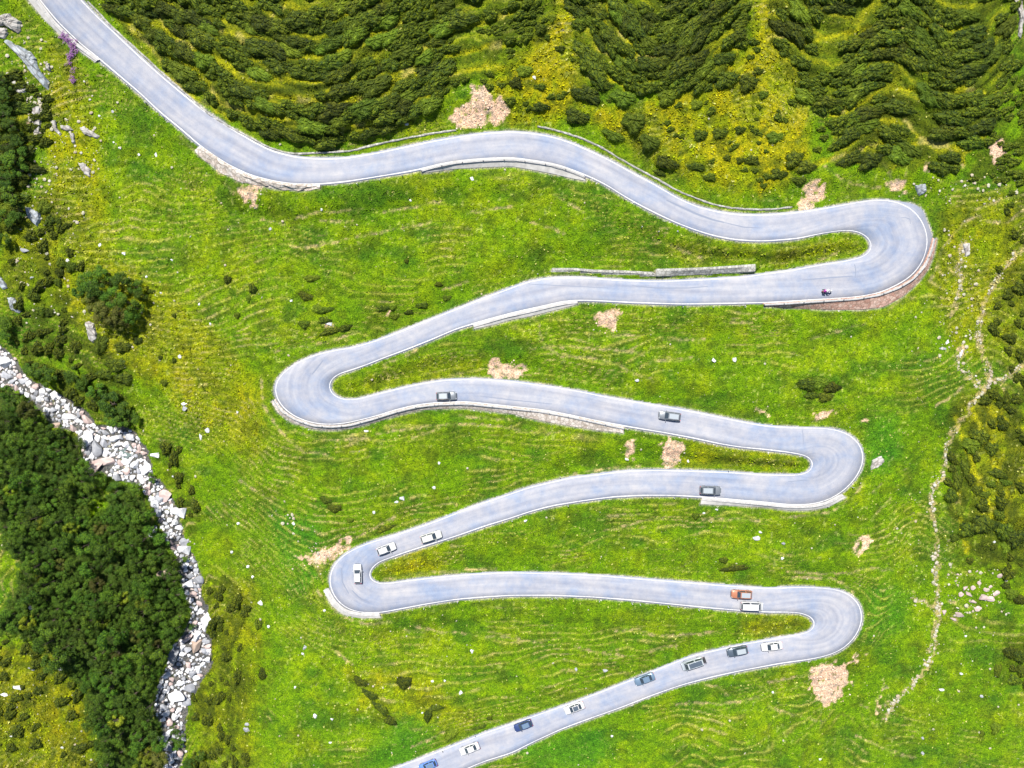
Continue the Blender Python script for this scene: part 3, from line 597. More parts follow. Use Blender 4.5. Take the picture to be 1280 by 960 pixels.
def out_dir(T, Fo):
    d = Fo - T; d[:, 2] = 0; return d / (np.linalg.norm(d, axis=1, keepdims=True) + 1e-6)
def add_wall(key, label, mat, rail=True, cope=True, wob=0.0, name='retaining_wall'):
    T, Fo = WALLS[key] if key in WALLS else UP[key]
    T = resample(T, step=0.9); Fo = resample(Fo, len(T)); o = out_dir(T, Fo.copy())
    root = link(name, None); root.empty_display_size = 0.5; c = T[len(T) // 2]; root.location = c; tag(root, label, 'wall')
    w = lambda: (rng.random((len(T), 1)) - .5) * wob
    rows = [T - o * 0.55 - [0, 0, .9], T - o * 0.5 + [0, 0, .10], T + [0, 0, .12] + o * w(), T + (Fo - T) * .35 + o * w() + [0, 0, .06], T + (Fo - T) * .7 + o * w() + [0, 0, .04], Fo + o * w() + [0, 0, .02], Fo + o * .1 - [0, 0, .8]]
    me, _ = strip_mesh('masonry_face', [r - c for r in rows]); me.polygons.foreach_set('use_smooth', [False] * len(me.polygons)); link('masonry_face', me, root, mat)
    if cope:
        L = resample(T, step=2.4)
        for i in range(len(L) - 1):
            a, d = Vector(L[i] - c), Vector(L[i + 1] - c); t = (d - a); ln = t.length; t.normalize(); u = Vector((-t.y, t.x, 0)).normalized()
            a = a + t * 0.02; d = d - t * 0.02; hgt = 0.16 + 0.015 * random.random(); v = []
            for pnt in (a, d):
                for uu, zz in ((-.22, .08), (.22, .08), (.22, hgt), (-.22, hgt)): v.append(pnt + u * uu + Vector((0, 0, zz)))
            MB().add(v, [(0, 1, 2, 3), (7, 6, 5, 4), (0, 4, 5, 1), (1, 5, 6, 2), (2, 6, 7, 3), (3, 7, 4, 0)]).build('coping_slab', COPE, root)
    if rail:
        g = link('guard_rail', None); g.location = c; g.empty_display_size = .5
        tag(g, rail, 'guard rail')
        base = T - o * 0.02 + [0, 0, .14]
        pts = base + [0, 0, .40]
        rows = [pts - c + [0, 0, h_] + o * w_ for h_, w_ in ((.045, .02), (.02, .05), (0, .02), (-.02, .05), (-.045, .02), (-.045, -.02), (.045, -.02), (.045, .02))]
        me, _ = strip_mesh('rail_beam', rows); link('rail_beam', me, g, STEEL)
        S = resample(base, step=4.2)
        pm = MB().box((0, 0, .22), (.14, .2, .48)).mesh('post'); pm.materials.append(DARKM)
        for q in S: link('post', pm, g, None, q - c)
    return root
add_wall('leg1', 'pale concrete retaining wall under the long uppermost stretch of road', CONC, 'galvanised guard rail on the concrete wall of the uppermost road stretch', cope=True)
add_wall('red', 'tall reddish masonry retaining wall wrapping the hairpin where the motorcycle rides', REDST, 'galvanised guard rail round the hairpin above the red stone wall')
add_wall('leg2', 'short pale retaining wall where the second road stretch bends downhill', CONC, None)
add_wall('leg3', 'long brownish retaining wall carrying the hairpin and the silver hatchback\'s stretch', BROWNST, 'long galvanised guard rail beside the stretch with the silver hatchback')
add_wall('leg4', 'low pale concrete wall below the bend beside the silver car with red tail lights', CONC, None)
add_wall('top', 'pale concrete wall edging the road above the purple flowers', CONC, None)
add_wall('rough', 'rough pale rubble wall under the bend above a small gravel scar', BROWNST, None, cope=False, wob=0.5)
add_wall('leg5', 'low pale concrete wall outside the hairpin with the white car', CONC, None)
add_wall('slab', 'grey sloping stone wall on the uphill side of the second road stretch', GREYST, None, cope=False, wob=0.08)
add_wall('low', 'low narrow grey stone wall in line with the grey sloping wall', GREYST, None, cope=False, wob=0.08)

# low dry-stone kerbs uphill of the first stretch
def kerb(pts, label):
    p = resample(pts, step=5); X, Y, Z = P(p[:, 0], p[:, 1]); q = np.stack([X, Y, Z], 1)
    for k in range(3): q[:, k] = gsmooth(q[:, k], 1.5)
    t = np.gradient(q[:, :2], axis=0); t /= np.linalg.norm(t, axis=1, keepdims=True); n_ = np.stack([-t[:, 1], t[:, 0], 0 * X], 1)
    c = q[len(q) // 2].copy(); q = q - c; j = lambda s: (rng.random((len(q), 1)) - .5) * s
    me, _ = strip_mesh('stone_kerb', [q + n_ * .24 - [0, 0, .5], q + n_ * (.19 + j(.16)) + [0, 0, .18] + j(.1) * [0, 0, 1], q + n_ * .03 + [0, 0, .24] + j(.2) * [0, 0, 1], q - n_ * (.17 + j(.16)) + [0, 0, .15] + j(.1) * [0, 0, 1], q - n_ * .26 - [0, 0, .6]])
    tag(link('stone_kerb', me, None, GREYST, c), label, 'kerb wall')
kerb([(110,2),(147,41),(162,54),(182,72),(207,95),(232,117),(257,140),(282,156),(320,176),(335,184),(350,190),(370,193),(402,191),(440,189),(457,184),(482,178),(507,173),(540,167),(570,163)], 'long low grey stone kerb above the first road stretch, ending before the gravel scar')
kerb([(672,158),(700,164),(727,173),(752,184),(770,196),(795,210),(820,223),(845,238),(865,246),(885,254),(910,260),(935,262),(965,262),(990,259)], 'low grey stone kerb above the road between the gravel scar and the widest hairpin')

# ------------------------------------------------------------------ rocks
def rock_mesh(seed, flat=0.7, sub=3, cuts=13):
    r = random.Random(seed); bm = bmesh.new(); bmesh.ops.create_icosphere(bm, subdivisions=sub, radius=1.0)
    pl = []; ysc = r.uniform(.6, .95)
    for _ in range(cuts):
        v = Vector((r.gauss(0, 1), r.gauss(0, 1), r.gauss(0, .8))).normalized(); pl.append((v, r.uniform(.42, .72)))
    for v in bm.verts:
        for n, d in pl:
            k = v.co.dot(n)
            if k > d: v.co -= n * (k - d)
        v.co *= 1.42; v.co.z *= flat; v.co.y *= ysc
    me = bpy.data.meshes.new('rock'); bm.to_mesh(me); bm.free(); return me
ROCKM = {
 'white': mat_noise('pale_rock', (0.32, 0.325, 0.34), (0.55, 0.55, 0.56), 0.9, 0.85, 0.06, 0.14),
 'grey': mat_noise('grey_rock', (0.16, 0.17, 0.19), (0.27, 0.275, 0.295), 0.9, 0.85, 0.06, 0.16),
 'pink': mat_noise('pinkish_rock', (0.27, 0.195, 0.18), (0.37, 0.30, 0.28), 0.9, 0.85, 0.06, 0.14),
 'tan': mat_noise('tan_rock', (0.23, 0.17, 0.13), (0.31, 0.24, 0.19), 0.9, 0.85, 0.06, 0.12)}
RMESH = {}
for cname, mt in ROCKM.items():
    RMESH[cname] = []
    for i in range(7):
        me = rock_mesh(100 + i * 7 + hash(len(cname)) % 5, 0.72); me.materials.append(mt); RMESH[cname].append(me)
def rock(px, py, rx, ry, rot, c='white', label=None, group=None, name='rock', hz=None, cat='rock'):
    X, Y, Z = P(px, py); d = (CAMH - float(Z)) / FPX
    o = link(name, random.choice(RMESH[c])); a, bb = rx * d * 1.12, ry * d * 1.35; h = hz or 0.75 * min(a, bb)
    o.location = (float(X), float(Y), float(Z) + h * 0.15); o.scale = (a, bb, h); o.rotation_euler = (random.uniform(-.12, .12), random.uniform(-.12, .12), R(rot))
    tag(o, label, cat, group); return o

# boulders in the torrent bed
cand = []; Ms_soft = blur(M_stream.copy(), 5, 2)
for _ in range(26000):
    x, y = rng.uniform(-12, 275), rng.uniform(395, 985)
    if samp(Ms_soft, x, y) > 0.20 + .85 * float(fbm(x / 14, y / 14, 151, 3)): cand.append((x, y))
def pack(cand, radii):
    grid = {}; out = []
    for (x, y), r in zip(cand, radii):
        gx, gy = int(x // 8), int(y // 8); ok = True
        for a in range(gx - 1, gx + 2):
            for c in range(gy - 1, gy + 2):
                for (u, v, s) in grid.get((a, c), ()):
                    if (u - x) ** 2 + (v - y) ** 2 < ((r + s) * 0.86) ** 2: ok = False; break
        if ok: grid.setdefault((gx, gy), []).append((x, y, r)); out.append((x, y, r))
    return out
rad = np.sort(np.minimum(7.5, 1.15 * rng.pareto(2.1, len(cand)) + 1.15))[::-1]
rad = np.where(rad > 5, np.where(rng.random(len(rad)) < 0.12, rad, rng.uniform(1.5, 3.2, len(rad))), rad); order = np.argsort(-rad)
cand = [cand[i] for i in range(len(cand))]; rad = rad[order]
SPECIAL = [(210,715,10,7.5,25,'tan','large smooth tan boulder between the leafy grove and the stream of stones'), (232,687,7,6,0,'white','rounded white boulder at the narrow neck of the stony stream'), (190,663,6,5,30,'grey','grey boulder stranded among the grove at the stream bank'),
 (128,578,17,6,12,'pink','long pink bedrock slab in the widest part of the stony stream'), (118,585,10,5,20,'pink','smaller pink bedrock slab against the long pink one'), (245,808,5,9,-15,'tan','tan upright boulder in the middle of the white stones'), (218,818,6,7,10,'grey','blue-grey boulder beside dark water at the grove edge'), (234,797,8,3.5,35,'pink','reddish slab leaning at the stream edge by yellow grass'), (206,618,7,6,0,'pink','pinkish boulder below the small dark overhang in the stream'), (195,569,5,3.5,10,'white','white boulder lying on grass just outside the stony stream'), (8,452,9,8,0,'white','largest white boulder where the stream meets the frame'), (70,532,6,5,0,'tan','tan boulder wedged at the grove bank of the stream'), (225,640,8,7,0,'white','white boulder filling the stream beside dark streaks of shrubs')]
packed = pack([(s[0], s[1]) for s in SPECIAL] + cand, [max(s[2], s[3]) * .8 for s in SPECIAL] + list(rad))[len(SPECIAL):]
for s in SPECIAL: rock(*s[:6], label=s[6], name='boulder', cat='boulder')
packed.sort(key=lambda t: -t[2])
vis = [p for p in packed if 0 < p[0] < 275 and 420 < p[1] < 958]
BL = {'white': 'whitish boulder in the dry bed of the stony stream', 'grey': 'grey boulder in the dry bed of the stony stream', 'pink': 'pink-tinged boulder in the dry bed of the stony stream'}
big = vis[:285]; bs = set(big); fb2 = blur(M_forest.copy(), 4, 2); mb2 = blur(M_stream.copy(), 4, 2)
for (x, y, r) in big:
    c = 'white' if random.random() < .6 else ('grey' if random.random() < .65 else 'pink')
    size = 'large' if r > 4.2 else ('mid-sized' if r > 2.9 else 'small'); bank = 'against the grove bank' if samp(fb2, x, y) > .05 else ('along the meadow bank' if samp(mb2, x, y) < .8 else 'in the middle')
    lab = f"{size} {dict(white='whitish', grey='grey', pink='pink-tinged')[c]} boulder {bank} of the stony stream bed"
    rock(x, y, r * random.uniform(.95, 1.3), r * random.uniform(.75, 1.05), random.uniform(0, 180), c, lab, lab.replace('boulder', 'boulders'), 'boulder', cat='boulder')
def stone_field(name, pts, label, mat, kind='stuff', flat=.7):
    """many small stones joined into one stuff object"""
    base = [rock_mesh(900 + i, flat, 1, 3) for i in range(5)]
    bv = []; bf = []
    for q in base:
        v = np.zeros(len(q.vertices) * 3); q.vertices.foreach_get('co', v); bv.append(v.reshape(-1, 3)); f = np.zeros(len(q.polygons) * 3, int); q.polygons.foreach_get('vertices', f); bf.append(f.reshape(-1, 3)); bpy.data.meshes.remove(q)
    V = []; F = []; off = 0; pts = np.array(pts); X, Y, Z = P(pts[:, 0], pts[:, 1])
    for i in range(len(pts)):
        k = i % 5; r = pts[i, 2] * (CAMH - Z[i]) / FPX * 1.1; a = random.uniform(0, 6.28); ca, sa = math.cos(a) * r, math.sin(a) * r
        v = bv[k]; w = np.stack([v[:, 0] * ca - v[:, 1] * sa + X[i], v[:, 0] * sa + v[:, 1] * ca + Y[i], v[:, 2] * r * random.uniform(.6, 1) + Z[i] + r * .15], 1)
        V.append(w); F.append(bf[k] + off); off += len(v)
    me = np_mesh(name, np.concatenate(V), np.concatenate(F)); o = link(name, me, None, mat); tag(o, label, None, None, kind); return o
ISL = lambda c1, c2, c3, nm: (lambda m_nt_b: m_nt_b)(None)
def island_mat(name, cs):
    m, nt, b = new_mat(name, cs[0], 0.88); g = node(nt, 'ShaderNodeNewGeometry')
    r = ramp(nt, g.outputs['Random Per Island'], [(i / (len(cs) - 1), c) for i, c in enumerate(cs)]); n = noise_node(nt, 2.5, 3); st = ramp(nt, n.outputs[0], [(.3, (.8, .8, .8)), (.7, (1.12, 1.12, 1.12))])
    nt.links.new(mixrgb(nt, 'MULTIPLY', 1.0, r.outputs[0], st.outputs[0]), b.inputs['Base Color']); return m
COBBLE = island_mat('cobbles', [(.20, .21, .23), (.36, .365, .385), (.58, .58, .59), (.34, .29, .27), (.48, .48, .49)])
PINKG = island_mat('pink_gravel', [(.44, .29, .19), (.52, .36, .255), (.56, .43, .34), (.33, .205, .135), (.48, .33, .23)])
PALEG = island_mat('pale_gravel', [(.22, .215, .15), (.30, .285, .21), (.26, .215, .15), (.35, .34, .29)])
stone_field('cobbles', [p for p in packed if p not in bs][:3200], 'small white and grey cobbles between the boulders of the stream bed', COBBLE)
# gravel scars
def in_poly(poly, n, r0, r1, spread=0):
    cv = canvas(); fill(cv, poly); cv = blur(cv, 1 + spread, 1); p = np.array(poly); out = []; t = 0
    while len(out) < n and t < n * 30:
        t += 1; x, y = rng.uniform(p[:, 0].min() - 3 - spread * 2, p[:, 0].max() + 3 + spread * 2), rng.uniform(p[:, 1].min() - 3 - spread * 2, p[:, 1].max() + 3 + spread * 3)
        if spread >= 4 and rng.random() < .22: y += abs(rng.normal(0, 7)); x += rng.normal(0, 2); okp = True
        else: okp = False
        if (okp and samp(cv, x, y - 7) > .2) or samp(cv, x, y) * (.45 + 1.1 * float(fbm(x / 7, y / 7, 161, 2))) > .25 + rng.random() * .75:
            X, Y, _ = P(x, y)
            if drs(X, Y) > 0.4: out.append((x, y, r0 + (r1 - r0) * rng.random() ** 3))
    return out
SC = {'d1': ('pinkish gravel scar above the uppermost road stretch', 420), 'd2': ('small pale pink gravel scar below the rubble wall', 90), 'd3': ('pinkish gravel scar just below the second road stretch', 110), 'd4': ('broken tan gravel scar above the silver hatchback\'s stretch', 120),
      'd5': ('large pink gravel fan spilling below the lowest hairpin', 480), 'd6': ('tan gravel scar uphill of the hairpin with the white car', 150), 'd7': ('tan gravel scar uphill of the widest hairpin', 110), 'd8': ('whitish gravel patch between the stretches with silver cars', 150), 'd9': ('small pink soil scar among the upper shrubs', 50)}
for k, (lab, n) in SC.items(): stone_field('gravel_scar', in_poly(DIRT[k], int(n * .42), .3, 1.1, 4), lab, PALEG if k in ('d8', 'd2') else PINKG)
# pebbles along the little rill and scattered over the meadow
pts = []
for line in RILL:
    p = resample(line, step=1.2)
    for q in p:
        if fbm(q[0] / 14, q[1] / 14, 133, 2) < .40: continue
        for _ in range(2):
            a = rng.normal(0, .8 + 8 * float(fbm(q[0] / 13, q[1] / 13, 131, 2)) ** 3, 2); pts.append((q[0] + a[0], q[1] + a[1], .3 + 1.7 * rng.random() ** 4))
stone_field('rill_stones', [p for p in pts if -5 < p[0] < 1300 and p[1] < 965], 'small pale stones lining the narrow dry rill', PALEG)
pts = []
while len(pts) < 1300:
    x, y = rng.uniform(-20, 1300), rng.uniform(-20, 980)
    if samp(M_forest, x, y) > .1 or samp(M_shrub, x, y) > .4: continue
    w = 0.35 + 1.2 * math.exp(-((x - 120) / 130) ** 2) + .7 * (y > 760) * (x < 560) + .8 * (x > 1120)
    if rng.random() > w * float(fbm(x / 60, y / 60, 91, 2)): continue
    X, Y, _ = P(x, y)
    if drs(X, Y) < 0.7: continue
    pts.append((x, y, .30 + 1.1 * rng.random() ** 5))
stone_field('meadow_pebbles', pts, 'small pale stones strewn over the meadow', PALEG)

pts = []
for poly, nn in (([(30,120),(54,120),(56,172),(40,172)], 110), ([(0,10),(70,60),(64,120),(10,120)], 60), ([(30,180),(70,175),(70,245),(30,245)], 50), ([(50,150),(130,140),(130,225),(90,225)], 60), ([(20,250),(110,260),(110,420),(20,420)], 90), ([(1180,280),(1225,300),(1215,460),(1170,450)], 90), ([(1180,700),(1260,700),(1260,770),(1180,775)], 60), ([(440,690),(400,700),(330,640),(380,640)], 30), ([(1085,225),(1280,215),(1280,250),(1160,260)], 60)): pts += in_poly(poly, nn, .5, 2.2, 3)
stone_field('slope_rubble', pts, 'loose pale rubble on the rocky parts of the slope', PALEG)
# single rocks lying in the meadow, traced
MEADOW = [(326,753,4.5,3.5),(336,783,2.6,3.5),(381,809,3,5),(378,817,2.2,2.6),(394,895,3.2,3.6),(406,763,2.8,2.8),(576,866,3.2,3.6),(590,814,2.4,3.8),(541,851,2.2,2.2),(556,851,1.8,1.8),(528,891,1.8,2.2),(415,899,2,2),(412,928,2.6,2),(369,859,2,3),(298,654,3.2,2.4),(290,690,2.6,3.2),(310,708,2.8,2.8),(316,721,2.4,3),(549,579,2.2,2.4),(543,609,2.4,2.8),(503,623,3.4,4),(496,627,3,2.2),(458,539,4.5,2.4),(468,640,2,3),(367,654,2.6,2.6),(947,672,5.5,4),(950,665,3,2.5),(657,651,3.4,2.4),(783,574,3.5,2.5),(860,576,1.8,2.2),(880,641,2.2,1.6),(896,637,2.4,1.8),(979,679,3.2,2.4),(1076,890,0,0),(798,475,0,0),(892,450,3,3),(919,449,3,4),(797,475,3,2.4),(834,268,0,0),(847,289,1.6,1.6),(215,325,1.8,1.8),(225,445,2.6,3.4),(201,366,1.8,1.4),(263,405,1.8,2.2),(249,380,1.8,2.6),(183,346,2,2),(155,317,2.4,3),(125,306,3,3.4),(85,325,2.6,3.2),(32,313,5.5,3),(40,347,3.4,2.4),(53,299,4,1.8),(57,355,3.5,2.4),(230,505,5,4),(231,510,3.5,3.4),(251,546,2.4,5.4),(260,537,3.4,4.6),(297,515,1.8,2.6),(298,653,0,0),(218,596,2.8,2.6),(195,193,2,3),(150,185,1.8,2.2),(174,193,1.8,2),(124,145,2,2.6),(141,139,2.2,2),(142,178,1.6,2.2),(39,760,4.6,3),(20,760,0,0),(5,868,5,2.6),(75,836,5,2.6),(40,836,5.5,3),(22,859,9,3.5),(16,920,4,2),(78,934,2.6,2.2),(308,912,5,5),(309,905,3,3),(1201,842,3,2.6),(1176,862,4.4,3),(1153,941,2.6,3),(1153,922,2.4,2.6),(1227,870,2.6,2.4),(1207,795,2.8,2.2),(1025,949,2.4,2.2),(966,865,2,1.8),(1028,695,0,0),(978,698,3,2.4),(1178,436,7,2.6),(1184,428,3,3.5),(1201,441,3,7),(1222,555,2,2.4),(1243,677,2.4,2),(1222,738,0,0),(695,905,0,0),(765,920,2.4,2),(757,838,3,2.2),(720,836,2.4,3.4),(885,650,0,0),(507,260,0,0),(513,250,2,1.6),(402,262,2,2.4),(338,286,2,2.8),(364,376,2.6,1.8),(412,405,4.4,3),(505,60,2.4,2),(508,155,4,2.4),(590,223,3.2,2.4),(668,97,2.2,3.2)]
nb_rock = 0
for (x, y, rx, ry) in MEADOW:
    if rx == 0: continue
    rx *= .74; ry *= .7
    lab, g = ('white rock lying loose in the meadow grass, larger than the pebbles', 'loose rocks in the meadow')
    rock(x, y, rx, ry, random.uniform(-20, 20), 'white' if random.random() < .8 else 'grey', lab if True else None, g)
# pink boulder cluster by the rill
for (x, y, rx, ry) in [(1228,746,6,5),(1238,748,5.5,4.5),(1245,741,5,4),(1232,737,3.4,3),(1216,752,4.4,3.4),(1210,742,4.6,3.4),(1206,735,4,3.6),(1201,742,3.6,3.2),(1216,734,3.4,3),(1222,760,5,3.4),(1198,768,6,5),(1192,774,5,2.6),(1180,765,3.6,4.6),(1224,728,2.8,2.2),(1250,719,4.6,2.8),(1238,733,2.6,2.4),(1197,718,2.2,2.2),(1221,714,2.2,1.8)]:
    rock(x, y, rx * .8, ry * .75, random.uniform(-40, 40), 'pink', 'pinkish boulder in the loose cluster beside the rill', 'pinkish boulders by the rill', 'boulder', cat='boulder')

# bedrock slabs that stand out of the turf
SLABM = stone_mat('bedrock', (0.22, 0.25, 0.27), (0.30, 0.32, 0.34), (0.18, 0.21, 0.24), 0.5)
SLABP = stone_mat('pale_bedrock', (0.26, 0.25, 0.235), (0.35, 0.335, 0.315), (0.22, 0.19, 0.18), 0.6)
def slab(poly, label, mat, h=0.7, name='rock_outcrop'):
    p = resample(list(poly) + [poly[0]], step=2.2)[:-1]; p = p + rng.uniform(-.6, .6, p.shape); c0 = p.mean(0); rings = []
    for k, (s, up) in enumerate(((1.06, -.5), (1.0, .25), (.86, .85), (.6, 1.0), (.3, 1.05))):
        q = c0 + (p - c0) * s; X, Y, Z = P(q[:, 0], q[:, 1])
        Z = Z + h * up + (rng.random(len(q)) - .5) * (.25 * h if k else 0); rings.append(np.stack([X, Y, Z], 1))
    o0 = rings[0].mean(0)
    MBx = MB().loft([[tuple(v - o0) for v in r] for r in rings]); o = MBx.build(name, mat); o.location = o0; tag(o, label, 'rock outcrop'); return o
slab([(0,20),(12,17),(18,22),(27,28),(26,40),(22,42),(12,35),(5,32),(-8,34),(-14,24)], 'broad pale bedrock outcrop above the long blue-grey slab', SLABP, .8)
slab([(5,52),(10,50),(20,56),(38,65),(45,72),(48,85),(62,103),(60,113),(52,105),(40,92),(28,75)], 'long blue-grey bedrock slab slanting down the slope', SLABM, .8)
slab([(-8,40),(0,36),(8,35),(11,42),(6,48),(-4,48)], 'small rounded pale outcrop between the two largest slabs', SLABP, .6)
slab([(32,259),(36,260),(50,265),(51,275),(47,283),(41,278),(35,271)], 'pale grey slab beside dark bushes below a stony bank', SLABM, .7)
slab([(107,403),(112,402),(118,405),(123,425),(117,429),(112,425)], 'upright grey slab at the foot of the dark tree clump', SLABP, .8)
slab([(15,102),(20,100),(24,108),(34,108),(34,115),(22,117),(17,112)], 'pale notched outcrop below the long blue-grey slab', SLABP, .5)
slab([(-4,338),(8,355),(10,360),(5,362),(-4,354)], 'narrow blue-grey slab near a green hollow', SLABM, .6)
slab([(10,372),(18,372),(28,387),(25,392),(15,388)], 'blocky blue-grey slab at the head of a green hollow', SLABM, .7)
slab([(100,160),(105,158),(125,170),(122,174),(105,168)], 'pinkish grey slanting slab in yellow turf', SLABP, .5)
slab([(76,157),(87,157),(92,163),(85,164),(77,162)], 'flat pale slab in yellow turf touching smaller slabs', SLABP, .5)
slab([(65,151),(70,150),(72,160),(78,168),(75,170),(68,163)], 'curved pale rib of rock in yellow turf', SLABP, .5)
slab([(58,79),(62,79),(65,90),(59,88)], 'small pointed pale rock beside the long blue-grey slab', SLABP, .6)
slab([(88,167),(92,166),(95,178),(91,180)], 'small upright white rock under the flat pale slab', SLABP, .5)
slab([(41,133),(50,131),(52,148),(50,168),(43,168),(40,150)], 'crumbling pale rib of broken rock beside dark bushes', SLABP, .45)
slab([(98,205),(104,203),(114,212),(113,222),(106,218)], 'pinkish broken slab low in the yellow turf', SLABP, .4)
slab([(1268,0),(1276,-4),(1279,20),(1276,48),(1272,45),(1274,20)], 'pale vertical rock rib at the edge of the upper shrubs', SLABP, .5)
slab([(1143,232),(1156,230),(1158,240),(1148,246)], 'pale grey rock patch above the widest hairpin', SLABM, .5)
slab([(1203,305),(1212,304),(1212,318),(1207,322)], 'pale slab beside the footpath from the widest hairpin', SLABP, .4)
slab([(1090,575),(1102,570),(1106,577),(1096,585),(1088,588)], 'pale rock just outside the hairpin below the silver cars', SLABP, .4)

# water in the pools of the torrent
WATER, nt, b = new_mat('pool_water', (0.10, 0.13, 0.12), 0.06)
nw = noise_node(nt, 2.0, 2); bump(nt, b, nw.outputs[0], 0.2, 0.02)
for poly in ([(246,750),(258,751),(261,760),(257,776),(250,771)], [(140,566),(150,562),(166,568),(158,574),(146,573)], [(150,565),(162,555),(166,560),(156,570)][:3]):
    q = np.array(poly, float); X, Y, Z = P(q[:, 0], q[:, 1]); z = Z.min() + .25
    me = bpy.data.meshes.new('water_pool'); me.from_pydata([(float(a), float(c), float(z)) for a, c in zip(X, Y)], [], [tuple(range(len(q)))]); me.update()
    tag(link('stream_pool', me, None, WATER), 'still grey-green water pool in the stony stream', kind='structure')

# ------------------------------------------------------------------ foliage
def leaf_mat(name, cols, transl=0.2, rnd=0.36):
    m = bpy.data.materials.new(name); m.use_nodes = True; nt = m.node_tree; b = nt.nodes['Principled BSDF']; b.inputs['Roughness'].default_value = 0.75; b.inputs['Specular IOR Level'].default_value = 0.2
    g = node(nt, 'ShaderNodeNewGeometry'); oi = node(nt, 'ShaderNodeObjectInfo')
    r = ramp(nt, g.outputs['Random Per Island'], [(i / (len(cols) - 1), c) for i, c in enumerate(cols)])
    hs = node(nt, 'ShaderNodeHueSaturation'); mr = node(nt, 'ShaderNodeMapRange'); mr.inputs[3].default_value = 1 - rnd; mr.inputs[4].default_value = 1 + rnd * 1.3
    nt.links.new(oi.outputs['Random'], mr.inputs[0]); nt.links.new(mr.outputs[0], hs.inputs['Value'])
    m2 = node(nt, 'ShaderNodeMapRange'); m2.inputs[3].default_value = .485; m2.inputs[4].default_value = .512
    mul = node(nt, 'ShaderNodeMath', operation='MULTIPLY'); mul.inputs[1].default_value = 7.13; fr_ = node(nt, 'ShaderNodeMath', operation='FRACT')
    nt.links.new(oi.outputs['Random'], mul.inputs[0]); nt.links.new(mul.outputs[0], fr_.inputs[0]); nt.links.new(fr_.outputs[0], m2.inputs[0]); nt.links.new(m2.outputs[0], hs.inputs['Hue'])
    nt.links.new(r.outputs[0], hs.inputs['Color']); nt.links.new(hs.outputs[0], b.inputs['Base Color'])
    t = node(nt, 'ShaderNodeBsdfTranslucent'); nt.links.new(hs.outputs[0], t.inputs[0]); mx = node(nt, 'ShaderNodeMixShader'); mx.inputs[0].default_value = transl
    out = nt.nodes['Material Output']; nt.links.new(b.outputs[0], mx.inputs[1]); nt.links.new(t.outputs[0], mx.inputs[2]); nt.links.new(mx.outputs[0], out.inputs[0]); return m
LEAF = leaf_mat('alder_leaves', [(.008, .026, .004), (.022, .058, .005), (.044, .094, .005), (.088, .155, .006), (.012, .040, .005)])
LEAFY = leaf_mat('yellowish_leaves', [(.06, .08, .005), (.10, .14, .006), (.15, .19, .007), (.07, .11, .005)])
LEAFB = leaf_mat('brownish_leaves', [(.035, .045, .008), (.07, .075, .010), (.05, .07, .01), (.10, .09, .012)])
LEAFD = leaf_mat('shrub_leaves', [(.010, .022, .003), (.024, .044, .003), (.050, .076, .003), (.112, .140, .004), (.016, .033, .003)])
LEAFM = leaf_mat('shrub_leaves_mid', [(.04, .07, .005), (.07, .11, .005), (.11, .155, .006), (.05, .085, .005)])
BARK = mat_noise('bark', (0.10, 0.075, 0.055), (0.17, 0.13, 0.10), 4, 0.95, 0.03)

def leaf_cloud(centres, radii, per, size, seed, flat=1.0, up=.5):
    r = np.random.default_rng(seed); n = int(len(centres) * per)
    k = np.repeat(np.arange(len(centres)), per); d = r.normal(size=(n, 3)); d /= np.linalg.norm(d, axis=1, keepdims=True); d[:, 2] = np.where(d[:, 2] < -.25, -d[:, 2], d[:, 2])
    rr = radii[k] * (r.random(n) ** .35); c = centres[k] + d * rr[:, None] * [1, 1, flat]
    nrm = d * 1.0 + [0, 0, up * .6] + r.normal(size=(n, 3)) * .32; nrm /= np.linalg.norm(nrm, axis=1, keepdims=True)
    a = np.cross(nrm, r.normal(size=(n, 3))); a /= np.linalg.norm(a, axis=1, keepdims=True); b_ = np.cross(nrm, a); s = (size * r.uniform(.7, 1.35, n))[:, None]
    V = np.stack([c - a * s, c + b_ * s * .62, c + a * s, c - b_ * s * .62], 1).reshape(-1, 3)
    return V, np.arange(n * 4).reshape(n, 4)
def crown_mesh(seed, h=5.0, r=2.0, clumps=13, per=100, size=.15):
    g = np.random.default_rng(seed); cs = []; rs = []
    for i in range(clumps):
        th = g.uniform(0, 6.28); t = g.random(); el = math.acos(1 - t * 1.15) ; R0 = r * g.uniform(.62, 1.0)
        cs.append((math.cos(th) * math.sin(el) * R0, math.sin(th) * math.sin(el) * R0, h * .58 + math.cos(el) * h * .36 * g.uniform(.8, 1.1))); rs.append(r * g.uniform(.26, .42))
    V, F = leaf_cloud(np.array(cs), np.array(rs), per, size, seed + 1)
    return np_mesh('crown', V, F), cs
def trunk_mesh(cs, h, r):
    mb = MB(); pts = [(0, 0, -.4), (.05, .03, h * .25), (-.04, .06, h * .5), (.03, 0, h * .75)]; rad_ = [.16, .13, .09, .04]
    for i in range(3): mb.tube(pts[i], pts[i + 1], rad_[i], rad_[i + 1], 7, i == 0)
    for c in cs[::4]: mb.tube((0, 0, h * .3), tuple(np.array(c) * [.85, .85, .95]), .06, .02, 5)
    return mb.mesh('trunk')
TREES = []
for i in range(9):
    h, r = 5.0, 1.9 + .25 * (i % 3); cm, cs = crown_mesh(300 + i, h, r, 13 + 2 * (i % 4), 150, .115); tm = trunk_mesh(cs, h, r); tm.materials.append(BARK)
    cm.materials.append([LEAF, LEAF, LEAF, LEAF, LEAF, LEAF, LEAFY, LEAFB, LEAF][i]); TREES.append((cm, tm, r))
